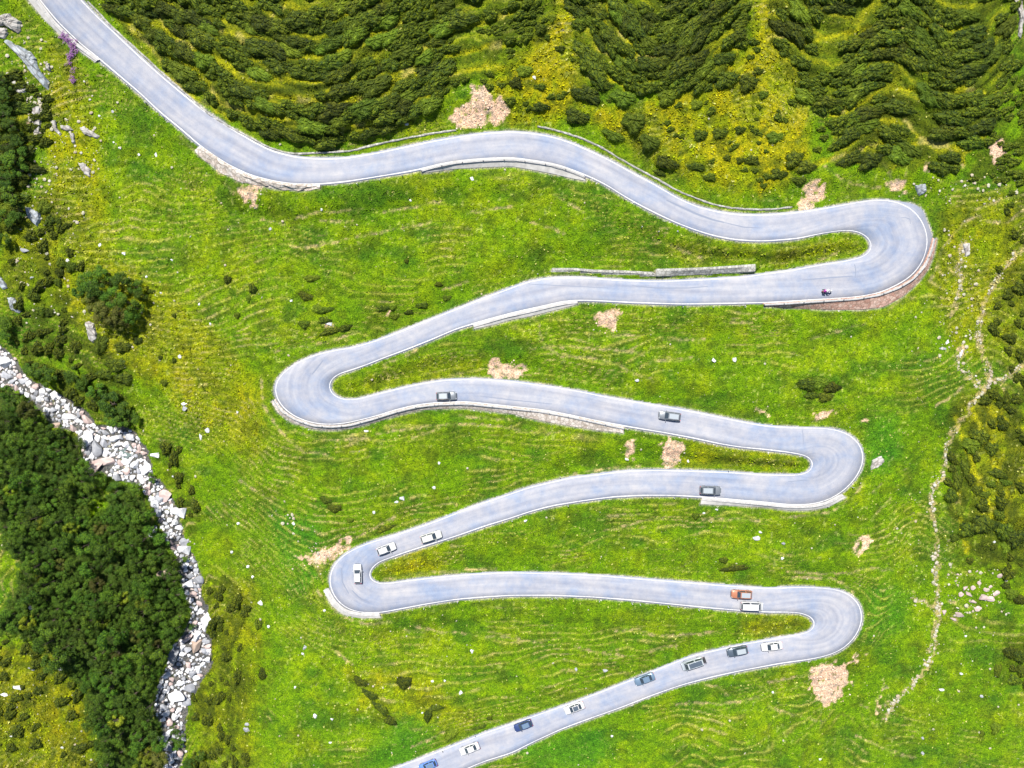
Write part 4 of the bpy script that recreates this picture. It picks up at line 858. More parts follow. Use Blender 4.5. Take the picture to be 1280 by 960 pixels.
def tree(px, py, rpx, label, group, var=None, hmul=1.0, name='broadleaf_tree'):
    k = random.choice([0, 1, 2, 3, 4, 5, 8]) if var is None else var; cm, tm, r = TREES[k]
    X, Y, Z = P(px, py); d = (CAMH - float(Z)) / FPX; s = rpx * d / r; hh = s * hmul * random.uniform(.8, 1.15)
    X, Y, Z = P(px, py, 3.4 * hh); o = link(name, None); o.empty_display_size = .5; o.location = (float(X), float(Y), float(Z)); o.scale = (s, s, hh); o.rotation_euler = (0, 0, random.uniform(0, 6.28)); tag(o, label, 'tree', group)
    link('trunk', tm, o); link('crown', cm, o); return o
cand = []; 
for _ in range(9000):
    x, y = rng.uniform(-40, 245), rng.uniform(440, 1000)
    if samp(M_forest, x, y) > .5: cand.append((x, y))
rr_ = [random.choice((random.uniform(5.0, 8.5), random.uniform(8, 13.0))) for _ in cand]
def pack2(cand, radii, f):
    out = []
    for (x, y), r in zip(cand, radii):
        if all((u - x) ** 2 + (v - y) ** 2 > ((r + s) * f) ** 2 for u, v, s in out): out.append((x, y, r))
    return out
sb_ = blur(M_stream.copy(), 3, 2); ft = [t for t in pack2(cand, rr_, .66) if samp(sb_, t[0], t[1]) < .10]; ft.sort(key=lambda t: -t[2])
sb2 = blur(M_stream.copy(), 10, 2); yb2 = canvas(); fill(yb2, [(-40,792),(0,790),(40,798),(58,812),(72,832),(98,850),(110,870),(106,900),(124,925),(126,970),(-40,970)]); yb2 = blur(yb2, 9, 2); gb2 = canvas()
for p in GLADE: fill(gb2, p)
gb2 = blur(gb2, 8, 2)
ft = [t for t in ft if t[0] > -10 and t[1] < 972]
for (x, y, r) in ft[:238]:
    u = random.random(); near = samp(blur(M_stream.copy(), 4, 1), x, y) if False else 0
    v = 6 if u < .05 else (7 if u > .97 else None)
    size = 'small' if r < 8.2 else ('broad' if r > 10.6 else 'mid-sized'); tint = {6: 'yellowish green', 7: 'brownish green', None: 'dark green'}[v]
    place = 'on the boulder-side edge of the dense grove' if samp(sb2, x, y) > .02 else ('on the grove edge facing the yellow tufted slope' if samp(yb2, x, y) > .03 else ('beside the sunlit glades within the dense grove' if samp(gb2, x, y) > .03 else 'packed inside the dense grove by the stony stream'))
    lab = {6: 'yellowish green tree among the dark grove along the stony stream', 7: 'brownish green tree among the dark grove along the stony stream', None: 'dark green leafy tree in the dense grove along the stony stream'}[v]
    lab = f'{size} {tint} leafy tree {place}'
    tree(x, y, r * 1.12, lab, f'{size} {tint} trees {place}', v, random.uniform(.7, 1.45))
def tree_stuff(lst):
    Vs = []
    for (x, y, r) in lst:
        cm, tm, r0 = TREES[random.choice([0, 1, 2, 3, 4, 5, 8])]; v = np.zeros(len(cm.vertices) * 3); cm.vertices.foreach_get('co', v); v = v.reshape(-1, 4, 3)[::2].reshape(-1, 3)
        X, Y, Z = P(x, y); sc = r * 1.12 * (CAMH - float(Z)) / FPX / r0; hh = sc * random.uniform(.8, 1.3); X, Y, Z = P(x, y, 3.4 * hh); a = random.uniform(0, 6.28); ca, sa = math.cos(a) * sc, math.sin(a) * sc
        Vs.append(np.stack([v[:, 0] * ca - v[:, 1] * sa + X, v[:, 0] * sa + v[:, 1] * ca + Y, v[:, 2] * hh + Z], 1))
    V = np.concatenate(Vs); tag(link('grove_undergrowth', np_mesh('grove_undergrowth', V, np.arange(len(V)).reshape(-1, 4)), None, LEAF), 'small saplings and undergrowth filling the dense grove', None, None, 'stuff')
tree_stuff(ft[238:])
for (x, y, r, v) in [(100,362,10,None),(118,362,13,None),(140,372,14,None),(150,402,11,7),(128,398,11,7),(162,394,10,None),(112,352,13,None),(130,340,11,None),(150,352,12,None),(168,358,10,None),(122,380,15,7),(142,392,15,7),(158,378,12,None),(170,385,11,None),(176,368,8,None),(108,370,9,6)]:
    tree(x, y, r, 'brownish leafy tree in the isolated dark clump on the meadow' if v == 7 else ('small yellowish tree at the edge of the isolated dark clump' if v == 6 else 'dark leafy tree in the isolated clump on the meadow'), None if v == 6 else ('brownish trees of the isolated clump' if v == 7 else 'dark trees of the isolated clump'), v, .95)
for (x, y, r) in [(138,506,14),(152,514,12),(128,498,11),(143,524,11),(162,524,10),(118,488,10),(50,465,13),(62,472,11),(38,462,9),(90,470,11),(100,478,9)]:
    tree(x, y, r, 'leafy tree on the meadow bank of the stony stream', 'trees on the meadow bank of the stream', None, .75)
for (x, y, r) in [(6,118,11),(4,140,12),(14,158,11),(6,178,12),(22,176,11),(14,200,13),(4,222,12),(24,212,10),(12,245,12),(22,262,10),(6,272,11),(28,190,8),(2,100,9),(4,60+240,8),(3,405,10),(6,420,9)]:
    tree(x, y, r, 'dark leafy tree on the rocky slope beside the bedrock slabs', 'trees on the rocky slope', None, .8)
for (x, y, r) in [(190,598,6),(222,925,9),(236,955,8),(218,912,7),(240,783,5),(222,932,7),(250,945,6),(232,699,5)]:
    tree(x, y, r, 'small bushy tree growing right in the stony stream bed', 'small trees in the stream bed', None, .6)

# shrubs: low mounds of leaves
SHR = []; SHV = []
for i in range(8):
    g = np.random.default_rng(500 + i); n = 1500; th = g.uniform(0, 6.28, n); el = np.arccos(1 - g.random(n) * 1.02)
    bumpy = lambda t, e: (1 + .16 * np.sin(3 * t + i) * np.sin(e) + .12 * np.sin(5 * t + 2 * i + 3 * e) + .10 * np.sin(9 * t - 7 * e + i * 1.7))
    def dome(t, e, k=1.0): q = bumpy(t, e) * k; return np.stack([np.cos(t) * np.sin(e) * q, np.sin(t) * np.sin(e) * q, np.cos(e) * q * .92 - .06], -1)
    c = dome(th, el, g.uniform(.9, 1.07, n)[()]); d = dome(th, el); d /= np.linalg.norm(d, axis=1, keepdims=True)
    nr = d + g.normal(size=(n, 3)) * .38; nr /= np.linalg.norm(nr, axis=1, keepdims=True); aa = np.cross(nr, g.normal(size=(n, 3))); aa /= np.linalg.norm(aa, axis=1, keepdims=True); bb = np.cross(nr, aa); sz = g.uniform(.03, .062, n)[:, None]
    V = [np.stack([c - aa * sz, c + bb * sz * .7, c + aa * sz, c - bb * sz * .7], 1).reshape(-1, 3)]
    T, E_ = np.meshgrid(np.linspace(0, 2 * np.pi, 21), np.linspace(0.02, 1.75, 8)); D = dome(T, E_, .93)
    V.append(np.stack([D[:-1, :-1], D[1:, :-1], D[1:, 1:], D[:-1, 1:]], 2).reshape(-1, 3)); V = np.concatenate(V)
    me = np_mesh('shrub', V, np.arange(len(V)).reshape(-1, 4)); me.materials.append(LEAFD if i < 6 else LEAFM); SHR.append(me); SHV.append(V.reshape(-1, 4, 3))
def shrub(px, py, rx, ry, rot, label, group=None, var=None, h=None, name='shrub'):
    X, Y, Z = P(px, py, .3); d = (CAMH - float(Z)) / FPX; k = var if var is not None else (random.randrange(6) if random.random() < .72 else 6 + random.randrange(2))
    o = link(name, SHR[k]); o.location = (float(X), float(Y), float(Z)); o.scale = (rx * d * 1.02, ry * d * 1.02, h or (min(rx, ry) * d * .66 + .2)); o.rotation_euler = (0, 0, R(rot)); tag(o, label, 'shrub', group); return o
LONE = [(935,103,12,11,0,'round almost black shrub standing alone on yellow grass'),(793,152,15,13,0,'green-topped round shrub alone above the curving road'),(722,145,17,9,-15,'dark oval shrub just above the stone kerb'),(768,169,16,6,-20,'low long shrub below the green-topped round one'),(812,177,14,9,-25,'dark lumpy shrub downhill of the green-topped round one')]
for (x, y, rx, ry, rt, lab) in LONE: shrub(x, y, rx, ry, rt, lab, None, 6 if 'green' in lab else 1)
UPPER = [(833,202,15,8,-25),(735,118,20,10,-15),(780,122,17,10,-10),(833,120,12,11,0),(755,105,16,7,-10),(875,168,9,7,0),(899,166,10,7,0),(870,208,13,5,-5),(888,221,8,5,0),(940,200,11,6,-5),(925,200,5,4,0),(909,197,5,4,0),(675,133,11,6,0),(655,88,11,7,0),(645,103,8,8,0),(690,22,6,5,0),(675,35,7,7,0),(684,46,4,4,0),(675,108,8,4,0),(970,171,12,7,0),(993,198,12,9,40),(1008,208,12,8,0),(973,217,11,7,0),(1000,225,9,5,0),(948,88,7,5,0),(955,118,7,5,0),(870,130,8,6,0),(905,98,17,12,0),(900,72,20,8,0),(925,162,7,5,0),(825,215,8,4,-20),(1095,235,0,0,0),(700,60,7,4,0)]
for t in UPPER:
    if t[2]: shrub(*t, 'dark low shrub standing apart on the yellow grass above the road', 'shrubs standing apart on yellow grass')
MEAD = [(1010,480,12,8,0),(1025,478,12,8,0),(1040,484,11,7,0),(1015,494,9,5,0),(1032,496,10,6,0),(390,347,11,4,5),(382,370,10,5,-20),(398,386,8,5,-20),(405,387,12,4,5),(405,400,8,4,0),(380,405,7,5,0),(415,413,16,4,15),(432,409,8,4,20),(478,385,9,4,5),(490,383,6,4,0),(493,395,7,4,10),(511,390,6,3,10),(548,355,5,3,0),(508,326,3,3,0),(528,381,8,4,10),(558,372,6,4,0),(407,625,8,4,-20),(418,635,9,5,0),(437,650,5,3,0),(448,583,0,0,0),(482,660,12,4,18),(450,852,11,5,-30),(462,868,12,5,-30),(475,885,14,5,-42),(488,901,8,6,-30),(505,853,10,8,0),(545,885,10,4,10),(535,895,5,8,-20),(600,909,9,3,20),(565,917,6,10,-40),(612,898,4,3,0),(328,842,5,9,0),(323,780,5,7,0),(920,710,18,4,8),(905,700,6,4,0),(870,645,5,4,0),(284,349,5,5,0),(315,360,5,6,0),(310,373,3,5,0),(296,394,4,4,0),(217,394,3,3,0),(188,364,5,3,0),(200,447,3,3,0),(217,450,3,4,0),(205,478,5,4,0),(172,425,7,5,0),(145,455,14,9,0),(130,467,11,7,0),(155,472,12,8,0),(126,428,9,14,-15),(153,433,11,7,0),(55,258,8,10,-40),(62,275,6,9,-30),(73,276,4,5,0),(20,365,0,0,0),(76,328,6,7,0),(74,340,6,6,0),(72,352,5,6,0),(88,333,7,7,0),(42,368,8,9,0),(62,390,8,6,0),(50,388,7,7,0),(80,387,4,4,0),(1248,592,13,6,-15),(1258,603,9,4,-20),(1240,605,6,5,0),(1222,612,7,6,0),(1232,618,8,5,0),(1230,655,16,12,0),(1210,662,11,10,0),(1255,662,13,11,-30),(1268,672,14,12,0),(1258,684,6,8,0),(1194,672,6,5,0),(1250,642,7,9,0),(1207,585,5,12,15),(1197,600,6,14,10),(1190,620,8,9,0),(1200,637,6,8,0),(1226,545,13,9,-20),(1215,556,12,10,0),(1240,560,9,9,0),(1250,505,5,5,0),(1248,836,5,7,0),(1247,842,4,5,0),(1262,815,7,8,0),(1275,820,8,9,0),(1268,850,9,7,0),(1278,838,7,8,0),(1245,910,6,8,0),(1228,917,3,5,0),(1265,742,9,7,-20),(1258,732,6,5,0),(1275,750,7,6,0)]
for t in MEAD:
    if t[2]:
        east = t[0] > 1180
        shrub(*t, 'dark low shrub on the rough grass beyond the dry rill' if east else ('dark bush among rocks and turf above the stony stream' if t[0] < 225 else 'small dark shrub in the open meadow between road stretches'),
              'shrubs beyond the rill' if east else ('bushes above the stony stream' if t[0] < 225 else 'small shrubs in the open meadow'))
# the thick mats on the upper slope and the streaky scrub, seeded by the traced density
cand = []; used = [(t[0], t[1], max(t[2], 1)) for t in UPPER + MEAD + LONE]
grid = {}
for u in used: grid.setdefault((int(u[0] // 24), int(u[1] // 24)), []).append(u)
mats = []
t_ = 0
xs_ = rng.uniform(-30, 1310, 60000); ys_ = rng.uniform(-30, 990, 60000); top = rng.random(60000) < .55; ys_ = np.where(top, rng.uniform(-30, 240, 60000), ys_)
dens = samp(M_shrub, xs_, ys_); te_ = samp(M_terrD, xs_, ys_); ye_ = samp(M_yel, xs_, ys_); Xw, Yw, Zw = P(xs_, ys_); dr_ = drs(Xw, Yw); stv = samp(M_stream, xs_, ys_); fov = samp(M_forest, xs_, ys_); ri_ = samp(M_rill, xs_, ys_)
nz = fbm(xs_ / 28, ys_ / 28, 97, 2)
lane_ = lane[np.clip(np.searchsorted(GY, Yw) - 1, 0, NY - 1), np.clip(np.searchsorted(GX, Xw) - 1, 0, NX - 1)]; nz2 = fbm(xs_ / 40, ys_ / 22, 98, 2)
for i in range(60000):
    dn = dens[i]
    if dn <= 0 or te_[i] > .35 or dr_[i] < 2.0 or stv[i] > .1 or fov[i] > .1 or ri_[i] > .2: continue
    if ye_[i] > .62 and dn > .3 and ys_[i] < 260 or rng.random() > dn * (1.0 - .75 * ye_[i] * (dn < .9)): continue
    if dn < .7 and nz[i] < (.52 if ys_[i] < 260 else .47): continue
    if dn >= .7 and (lane_[i] > .1 + .3 * rng.random() or nz2[i] < (.30 if xs_[i] < 560 else (.34 if dn > .87 else .43))): continue
    r = rng.uniform(5.5, 12.5) if dn > .7 else (rng.uniform(3, 7.5) if dn > .3 else rng.uniform(2.2, 5.5))
    x, y = xs_[i], ys_[i]; gx, gy = int(x // 24), int(y // 24); ok = True; f = .66 if dn > .7 else .9
    for a in range(gx - 1, gx + 2):
        for c in range(gy - 1, gy + 2):
            for (u, v, s_) in grid.get((a, c), ()):
                if (u - x) ** 2 + (v - y) ** 2 < ((r + s_) * f) ** 2: ok = False; break
            if not ok: break
        if not ok: break
    if ok: grid.setdefault((gx, gy), []).append((x, y, r)); mats.append((x, y, r, dn))
mats.sort(key=lambda q: -q[2])
invw = [q for q in mats if 0 < q[0] < 1280 and 0 < q[1] < 960]
NSH = 330 - sum(1 for t in UPPER + MEAD + LONE if t[2])
def contour_rot(x, y):
    X, Y, _ = P(x, y); e = 4.0; gx = float(zbase(X + e, Y) - zbase(X - e, Y)); gy = float(zbase(X, Y + e) - zbase(X, Y - e)); return math.degrees(math.atan2(gy, gx)) - 90 + random.uniform(-12, 12)
one = invw[:max(150, NSH)]; oneS = set(one)
def upper_label(x, r):
    z_ = 'broad' if r > 10.5 else ('mid-sized' if r > 8.5 else 'small')
    pl = 'in the terraced mats above the first long curve' if x < 545 else ('on the open slope above the pink gravel scar' if x < 718 else ('in the thick mat between the two yellow grass lanes' if x < 945 else ('in the mats above the widest hairpin' if x < 1115 else 'in the mats nearest the pale rock rib')))
    return f'{z_} dark shrub {pl}', f'{z_} shrubs {pl}'
for (x, y, r, dn) in one:
    rot = contour_rot(x, y) if y < 260 else (78 if x < 400 else -65)
    lab, g = upper_label(x, r) if y < 260 else (('dark scrub bush in the streaky rough grass beside the stony stream', 'scrub beside the stream') if x < 400 else ('low dark bush in the rough ground east of the dry rill', 'bushes past the rill'))
    shrub(x, y, r * (random.uniform(1.4, 2.1) if y < 260 else random.uniform(.9, 1.5)), r * (random.uniform(.75, .95) if y < 260 else random.uniform(.7, .95)), rot + (0 if y < 260 else random.uniform(-35, 35)), lab, g, h=None if y < 260 else r * .09)
def scrub_stuff(name, lst, label, mats_=LEAFD):
    Vs, Fs, off = [], [], 0; tv = []
    tv = SHV[:6]
    for (x, y, r, dn) in lst:
        X, Y, Z = P(x, y, .3); d = (CAMH - float(Z)) / FPX; v = tv[random.randrange(6)]; v = v[np.r_[0:1500:(2 if r > 5.5 else 4), 1500:len(v)]].reshape(-1, 3); s = r * d * 1.1; a = random.uniform(0, 6.28)
        el = 1.0
        if y > 260: a = R(80 if 190 < x < 345 else (40 if x < 130 else -62)) + random.uniform(-.25, .25); el = random.uniform(.9, 1.7); a += random.uniform(-.4, .4)
        else: a = R(contour_rot(x, y)); el = 1.35
        ca, sa = math.cos(a) * s, math.sin(a) * s; v = v * [el, 1 / el ** .5, 1]
        Vs.append(np.stack([v[:, 0] * ca - v[:, 1] * sa + X, v[:, 0] * sa + v[:, 1] * ca + Y, v[:, 2] * (s * .8 + .15) + Z], 1)); Fs.append(np.arange(len(v)).reshape(-1, 4) + off); off += len(v)
    if Vs: tag(link(name, np_mesh(name, np.concatenate(Vs), np.concatenate(Fs)), None, mats_), label, None, None, 'stuff')
rest = [q for q in mats if q not in oneS]
scrub_stuff('upper_scrub', [q for q in rest if q[1] < 260 and q[0] > 60], 'smaller shrubs filling in the mats of the upper slope')
scrub_stuff('rough_scrub', [q for q in rest if not (q[1] < 260 and q[0] > 60)], 'small dark tufts of scrub in rough grass')

# purple flowers under the concrete wall
m, nt, b = new_mat('purple_petals', (0.30, 0.08, 0.34), 0.8); g = node(nt, 'ShaderNodeNewGeometry')
nt.links.new(ramp(nt, g.outputs['Random Per Island'], [(0, (.12, .03, .17)), (.5, (.20, .07, .25)), (.8, (.26, .13, .22)), (1, (.05, .09, .02))]).outputs[0], b.inputs['Base Color']); PURP = m
cs = []
for (x, y, r, n) in [(80,45,4,14),(86,50,6,26),(92,57,6,30),(93,66,5,22),(89,72,4,14),(88,80,3,6),(92,88,3,5),(92,101,3,14),(91,96,2,3)]:
    for _ in range(n):
        u = rng.normal(0, r * .5, 2); X, Y, Z = P(x + u[0], y + u[1]); cs.append((float(X), float(Y), float(Z) + .35))
V, F = leaf_cloud(np.array(cs), np.full(len(cs), .4), 16, .09, 77, .7, .8)
tag(link('flower_patch', np_mesh('flower_patch', V, F), None, PURP), 'patch of purple fireweed flowers trailing down from the concrete wall', None, None, 'stuff')

# grass tufts
NG = 190000
gx_ = rng.uniform(-118, 118, NG); gy_ = rng.uniform(-90, 90, NG); gz_ = zs(gx_, gy_); pxg, pyg = pix(gx_, gy_, gz_)
keep = (drs(gx_, gy_) > .35) & (samp(M_stream, pxg, pyg) < .2) & (samp(M_dirt, pxg, pyg) < rng.random(NG) * .9) & (samp(M_trail, pxg, pyg) < rng.random(NG)) & (samp(M_forest, pxg, pyg) < .5) & (vnoise(gx_ / 1.7, gy_ / 1.7, 111) > rng.random(NG) * .8)
gx_, gy_, gz_, pxg, pyg = gx_[keep], gy_[keep], gz_[keep], pxg[keep], pyg[keep]; n = len(gx_)
ii = np.clip(np.searchsorted(GX, gx_), 0, NX - 1); jj = np.clip(np.searchsorted(GY, gy_), 0, NY - 1); gc = col[jj, ii]
u = rng.random((n, 1)); gc = gc * (0.55 + 0.95 * rng.random((n, 1))); gc = np.where(u > .965, np.array([[.36, .36, .10]]) * (.7 + .5 * rng.random((n, 1))), gc); gc = np.where(u < .10, gc * .45, gc)
h = rng.uniform(.10, .30, n) * (1 + .6 * (samp(M_yel, pxg, pyg))); V = []; 
for bld in range(3):
    a = rng.uniform(0, 6.28, n); dx, dy = np.cos(a), np.sin(a); w = h * .55; ln = h * rng.uniform(.6, 1.2, n)
    V.append(np.stack([np.stack([gx_ - dy * w, gy_ + dx * w, gz_ - .04], 1), np.stack([gx_ + dy * w, gy_ - dx * w, gz_ - .04], 1), np.stack([gx_ + dx * ln, gy_ + dy * ln, gz_ + h * .8], 1)], 1))
V = np.concatenate(V).reshape(-1, 3); me = np_mesh('grass', V, np.arange(len(V)).reshape(-1, 3)); set_col(me, np.repeat(np.concatenate([gc] * 3), 3, 0))
m, nt, b = new_mat('grass_blades', rough=0.9); b.inputs['Specular IOR Level'].default_value = 0.1; at = node(nt, 'ShaderNodeAttribute', attribute_name='col'); nt.links.new(at.outputs['Color'], b.inputs['Base Color'])
tag(link('grass', me, None, m), 'tufts of meadow grass and small flowers', None, None, 'stuff')

# ------------------------------------------------------------------ vehicles
GLASS, nt, b = new_mat('car_glass', (0.025, 0.035, 0.045), 0.06); b.inputs['Specular IOR Level'].default_value = 0.6
TYRE, _, _ = new_mat('tyre', (0.02, 0.02, 0.02), 0.9); RIM, _, _ = new_mat('rim', (0.5, 0.5, 0.52), 0.35, 0.8)
LAMP, _, _ = new_mat('headlight_lens', (0.75, 0.77, 0.8), 0.15); TAIL, _, _ = new_mat('tail_light', (0.45, 0.01, 0.02), 0.25); TRIM, _, _ = new_mat('black_trim', (0.03, 0.03, 0.035), 0.7)
def paint(name, c, metal=0.25, rough=0.32):
    m, nt, b = new_mat(name, c, rough, metal); b.inputs['Coat Weight'].default_value = 0.6; b.inputs['Coat Roughness'].default_value = 0.12
    n = noise_node(nt, 1.3, 3); mr = node(nt, 'ShaderNodeMapRange'); mr.inputs[3].default_value = rough - .06; mr.inputs[4].default_value = rough + .12; nt.links.new(n.outputs[0], mr.inputs[0]); nt.links.new(mr.outputs[0], b.inputs['Roughness']); return m
def ring(x, w, z0, z1, n_r=.12):
    r = min(n_r, (z1 - z0) * .3)
    return [(x, -w + .04, z0), (x, -w, z0 + r * 1.4), (x, -w, z1 - r * 1.6), (x, -w + r * .5, z1 - r * .5), (x, -w + r * 1.5, z1), (x, w - r * 1.5, z1), (x, w - r * .5, z1 - r * .5), (x, w, z1 - r * 1.6), (x, w, z0 + r * 1.4), (x, w - .04, z0)]
SHAPES = {  # length, width, height, belt z, bonnet z, (windscreen base, roof front, roof rear, rear glass base) as x fractions from the front, deck z
 'hatchback': (4.25, 1.80, 1.48, .93, .88, (.27, .44, .86, .975), .95),
 'sedan': (4.65, 1.84, 1.45, .92, .87, (.27, .43, .72, .86), .93),
 'estate': (4.65, 1.84, 1.50, .94, .88, (.26, .42, .90, .98), .95),
 'suv': (4.55, 1.90, 1.70, 1.05, 1.02, (.26, .41, .90, .985), 1.08),
 'van': (4.95, 1.95, 1.98, 1.10, 1.02, (.13, .27, .96, .992), 1.12)}
WHEELM = {}
def wheel_meshes():
    t = MB(); n = 18; rings = []
    for (y, r) in ((-.1, .22), (-.105, .29), (-.07, .325), (.07, .325), (.105, .29), (.1, .22)): rings.append([(math.cos(2 * math.pi * i / n) * r, y, math.sin(2 * math.pi * i / n) * r) for i in range(n)])
    t.loft(rings, True, False); tm = t.mesh('tyre', True); tm.materials.append(TYRE)
    r = MB(); r.loft([[(math.cos(2 * math.pi * i / n) * q, y, math.sin(2 * math.pi * i / n) * q) for i in range(n)] for y, q in ((-.095, .22), (-.06, .2), (-.07, .05))], True, True)
    r.loft([[(math.cos(2 * math.pi * i / n) * q, y, math.sin(2 * math.pi * i / n) * q) for i in range(n)] for y, q in ((.095, .22), (.06, .2), (.07, .05))], True, True)
    rm = r.mesh('rim'); rm.materials.append(RIM); return tm, rm
TYM, RIMM = wheel_meshes()
def car(px, py, ang, kind, mat, label, roofmat=None, name='car', cat='car', group='cars on the mountain road', extra=None):
    L, W, Hh, belt, bon, (a, c, d, e), deck = SHAPES[kind]; L *= 1.06; W *= 1.04; hw = W / 2
    X, Y, Z = unproj(px, py, lambda x, y: zs(x, y) + ROADG + Hh * .45); X, Y = float(X), float(Y)
    dx, dy = math.cos(R(ang)), math.sin(R(ang)); zf, zb_ = float(zs(X + dx * 1.4, Y + dy * 1.4)), float(zs(X - dx * 1.4, Y - dy * 1.4)); zl, zr = float(zs(X - dy * .7, Y + dx * .7)), float(zs(X + dy * .7, Y - dx * .7))
    fwd = Vector((dx * 2.8, dy * 2.8, zf - zb_)).normalized(); lef = Vector((-dy * 1.4, dx * 1.4, zl - zr)).normalized(); up = fwd.cross(lef).normalized(); lef = up.cross(fwd)
    zc = (zf + zb_) / 2 + ROADG + .015
    o = link(name, None); o.empty_display_size = .5; o.matrix_world = Matrix(((fwd.x, lef.x, up.x, X), (fwd.y, lef.y, up.y, Y), (fwd.z, lef.z, up.z, zc), (0, 0, 0, 1))); tag(o, label, cat, group)
    fx = lambda t: L * (.5 - t)
    st = [(0.0, hw * .66, .36, bon - .26), (.012, hw * .82, .26, bon - .16), (.05, hw * .93, .22, bon - .07), (.13, hw * .985, .20, bon - .02), (a, hw, .20, bon + .05), (.5, hw, .19, belt), (.75, hw, .20, belt + .01), (min(e, .93), hw * .985, .22, deck), (.965, hw * .95, .24, deck - .02), (.99, hw * .86, .30, deck - .10), (1.0, hw * .74, .36, deck - .24)]
    body = MB().loft([ring(fx(t), w, z0, z1) for t, w, z0, z1 in st]).build('body', mat, o, True)
    MB().box((fx(.004) + .0, 0, .40), (.10, W * .62, .20)).build('grille', TRIM, body)
    # cabin: body-coloured shell with glass panes set 6 mm proud
    base = [(fx(a), hw * .86), (fx(c) , hw * .93), (fx(d), hw * .93), (fx(e), hw * .84)]; zb0 = belt - .06; inr = hw * .70; zt = Hh
    lo = [(fx(a), -hw * .84, zb0 + .02), (fx(a), hw * .84, zb0 + .02), (fx(e), hw * .82, deck - .06), (fx(e), -hw * .82, deck - .06)]
    hi = [(fx(c), -inr * .95, zt - .05), (fx(c), inr * .95, zt - .05), (fx(d), inr * .93, zt - .06), (fx(d), -inr * .93, zt - .06)]
    mid = (fx((c + d) / 2))
    cab = MB().add(lo + hi + [(mid, -inr, zt - .015), (mid, inr, zt - .015), (mid, -hw * .9, belt - .02), (mid, hw * .9, belt - .02)],
                   [(0, 1, 5, 4), (2, 3, 7, 6), (0, 4, 8, 10), (10, 8, 7, 3), (1, 11, 9, 5), (11, 2, 6, 9), (4, 5, 9, 8), (8, 9, 6, 7)]).build('cabin', mat, o)
    def pane(nm, q, s=.9, off=.008, mt=GLASS, par=cab):
        q = [Vector(v) for v in q]; ce = sum(q, Vector()) / len(q); n = (q[1] - q[0]).cross(q[2] - q[0]).normalized()
        if n.dot(ce - Vector((mid, 0, .8))) < 0: n = -n
        f_ = [ce + (v - ce) * s + n * off for v in q]; bk = [v - n * .03 for v in f_]; k = len(q)
        MB().add(f_ + bk, [tuple(range(k)), tuple(range(2 * k - 1, k - 1, -1))] + [(i, k + i, k + (i + 1) % k, (i + 1) % k) for i in range(k)]).build(nm, mt, par)
    pane('windscreen', [lo[0], lo[1], hi[1], hi[0]], .9); pane('rear_window', [lo[2], lo[3], hi[3], hi[2]], .84)
    for s_, (l0, l1, h0, h1) in ((-1, (lo[0], lo[3], hi[0], hi[3])), (1, (lo[1], lo[2], hi[1], hi[2]))):
        mb_, mt_ = Vector((mid, s_ * hw * .9, belt - .02)), Vector((mid, s_ * inr, zt - .015))
        pane('side_window', [l0, tuple(mb_), tuple(mt_), h0], .84); pane('side_window', [tuple(mb_), l1, h1, tuple(mt_)], .84)
    if roofmat: pane('roof_panel', [hi[0], hi[1], hi[2], hi[3]], .86, .05, roofmat)  # pale and slate panels carry the sky's reflection in their colour
    for s_ in (-1, 1):
        for fx_ in (.19, .80):
            w = link('wheel', TYM.copy() if False else None, o); w.empty_display_size = .2; w.location = (fx(fx_), s_ * (hw - .10), .325); link('tyre', TYM, w); link('rim', RIMM, w)
        MB().box((fx(.035), s_ * hw * .66, bon - .20), (.20, .34, .13), .8).build('headlight', LAMP, o)
        MB().box((fx(.985), s_ * hw * .74, deck - .22), (.14, .24, .22), .85).build('tail_light', TAIL, o)
        MB().box((fx(a + .06), s_ * (hw + .10), belt + .04), (.14, .22, .15), .8).build('wing_mirror', mat, o)
    if extra: extra(o, L, Hh)
    return o
SILV = paint('silver_paint', (.15, .165, .18), .35); WHITE = paint('white_paint', (.40, .40, .405), 0.0); CREAM = paint('cream_paint', (.36, .365, .34), 0.0); NAVY = paint('navy_paint', (.03, .05, .14), .3); SLATE = paint('slate_blue_paint', (.12, .18, .25), .35)
ORANGE = paint('orange_paint', (.29, .115, .06), .1); BLUE = paint('blue_paint', (.10, .20, .52), .3); GREYB = paint('grey_blue_paint', (.065, .085, .11), .3); GREYROOF_SKY = paint('pale_roof_sky', (.25, .28, .30), .1)  # pale roof tone paints in sky reflection; silver roof on the orange car
def bike_rack(o, L, Hh):
    r = link('bike_rack', None, o); r.empty_display_size = .2; MB().box((-L / 2 - .28, 0, .62), (.5, 1.3, .05)).box((-L / 2 - .1, 0, 1.0), (.05, .5, .8)).build('carrier_frame', TRIM, r)
    for k in range(2):
        b_ = MB(); x = -L / 2 - .25 - k * .26
        for yy in (-.52, .52):
            n = 16
            for i in range(n):
                t0, t1 = 2 * math.pi * i / n, 2 * math.pi * (i + 1) / n; b_.tube((x, yy + .33 * math.cos(t0), 1.0 + .33 * math.sin(t0)), (x, yy + .33 * math.cos(t1), 1.0 + .33 * math.sin(t1)), .025, n=5, caps=False)
        for p, q in (((-.52, 1.0), (-.2, 1.5)), ((-.2, 1.5), (.35, 1.52)), ((.35, 1.52), (.52, 1.0)), ((-.05, 1.0), (-.2, 1.5)), ((-.05, 1.0), (.35, 1.52)), ((-.05, 1.0), (-.52, 1.0))): b_.tube((x, p[0], p[1]), (x, q[0], q[1]), .03, n=5)
        b_.tube((x - .28, .38, 1.62), (x + .28, .38, 1.62), .02, n=5); b_.build('bicycle', TRIM, r)
car(558, 495, 2, 'hatchback', SILV, 'silver hatchback alone beside the long brownish retaining wall', GREYROOF_SKY)
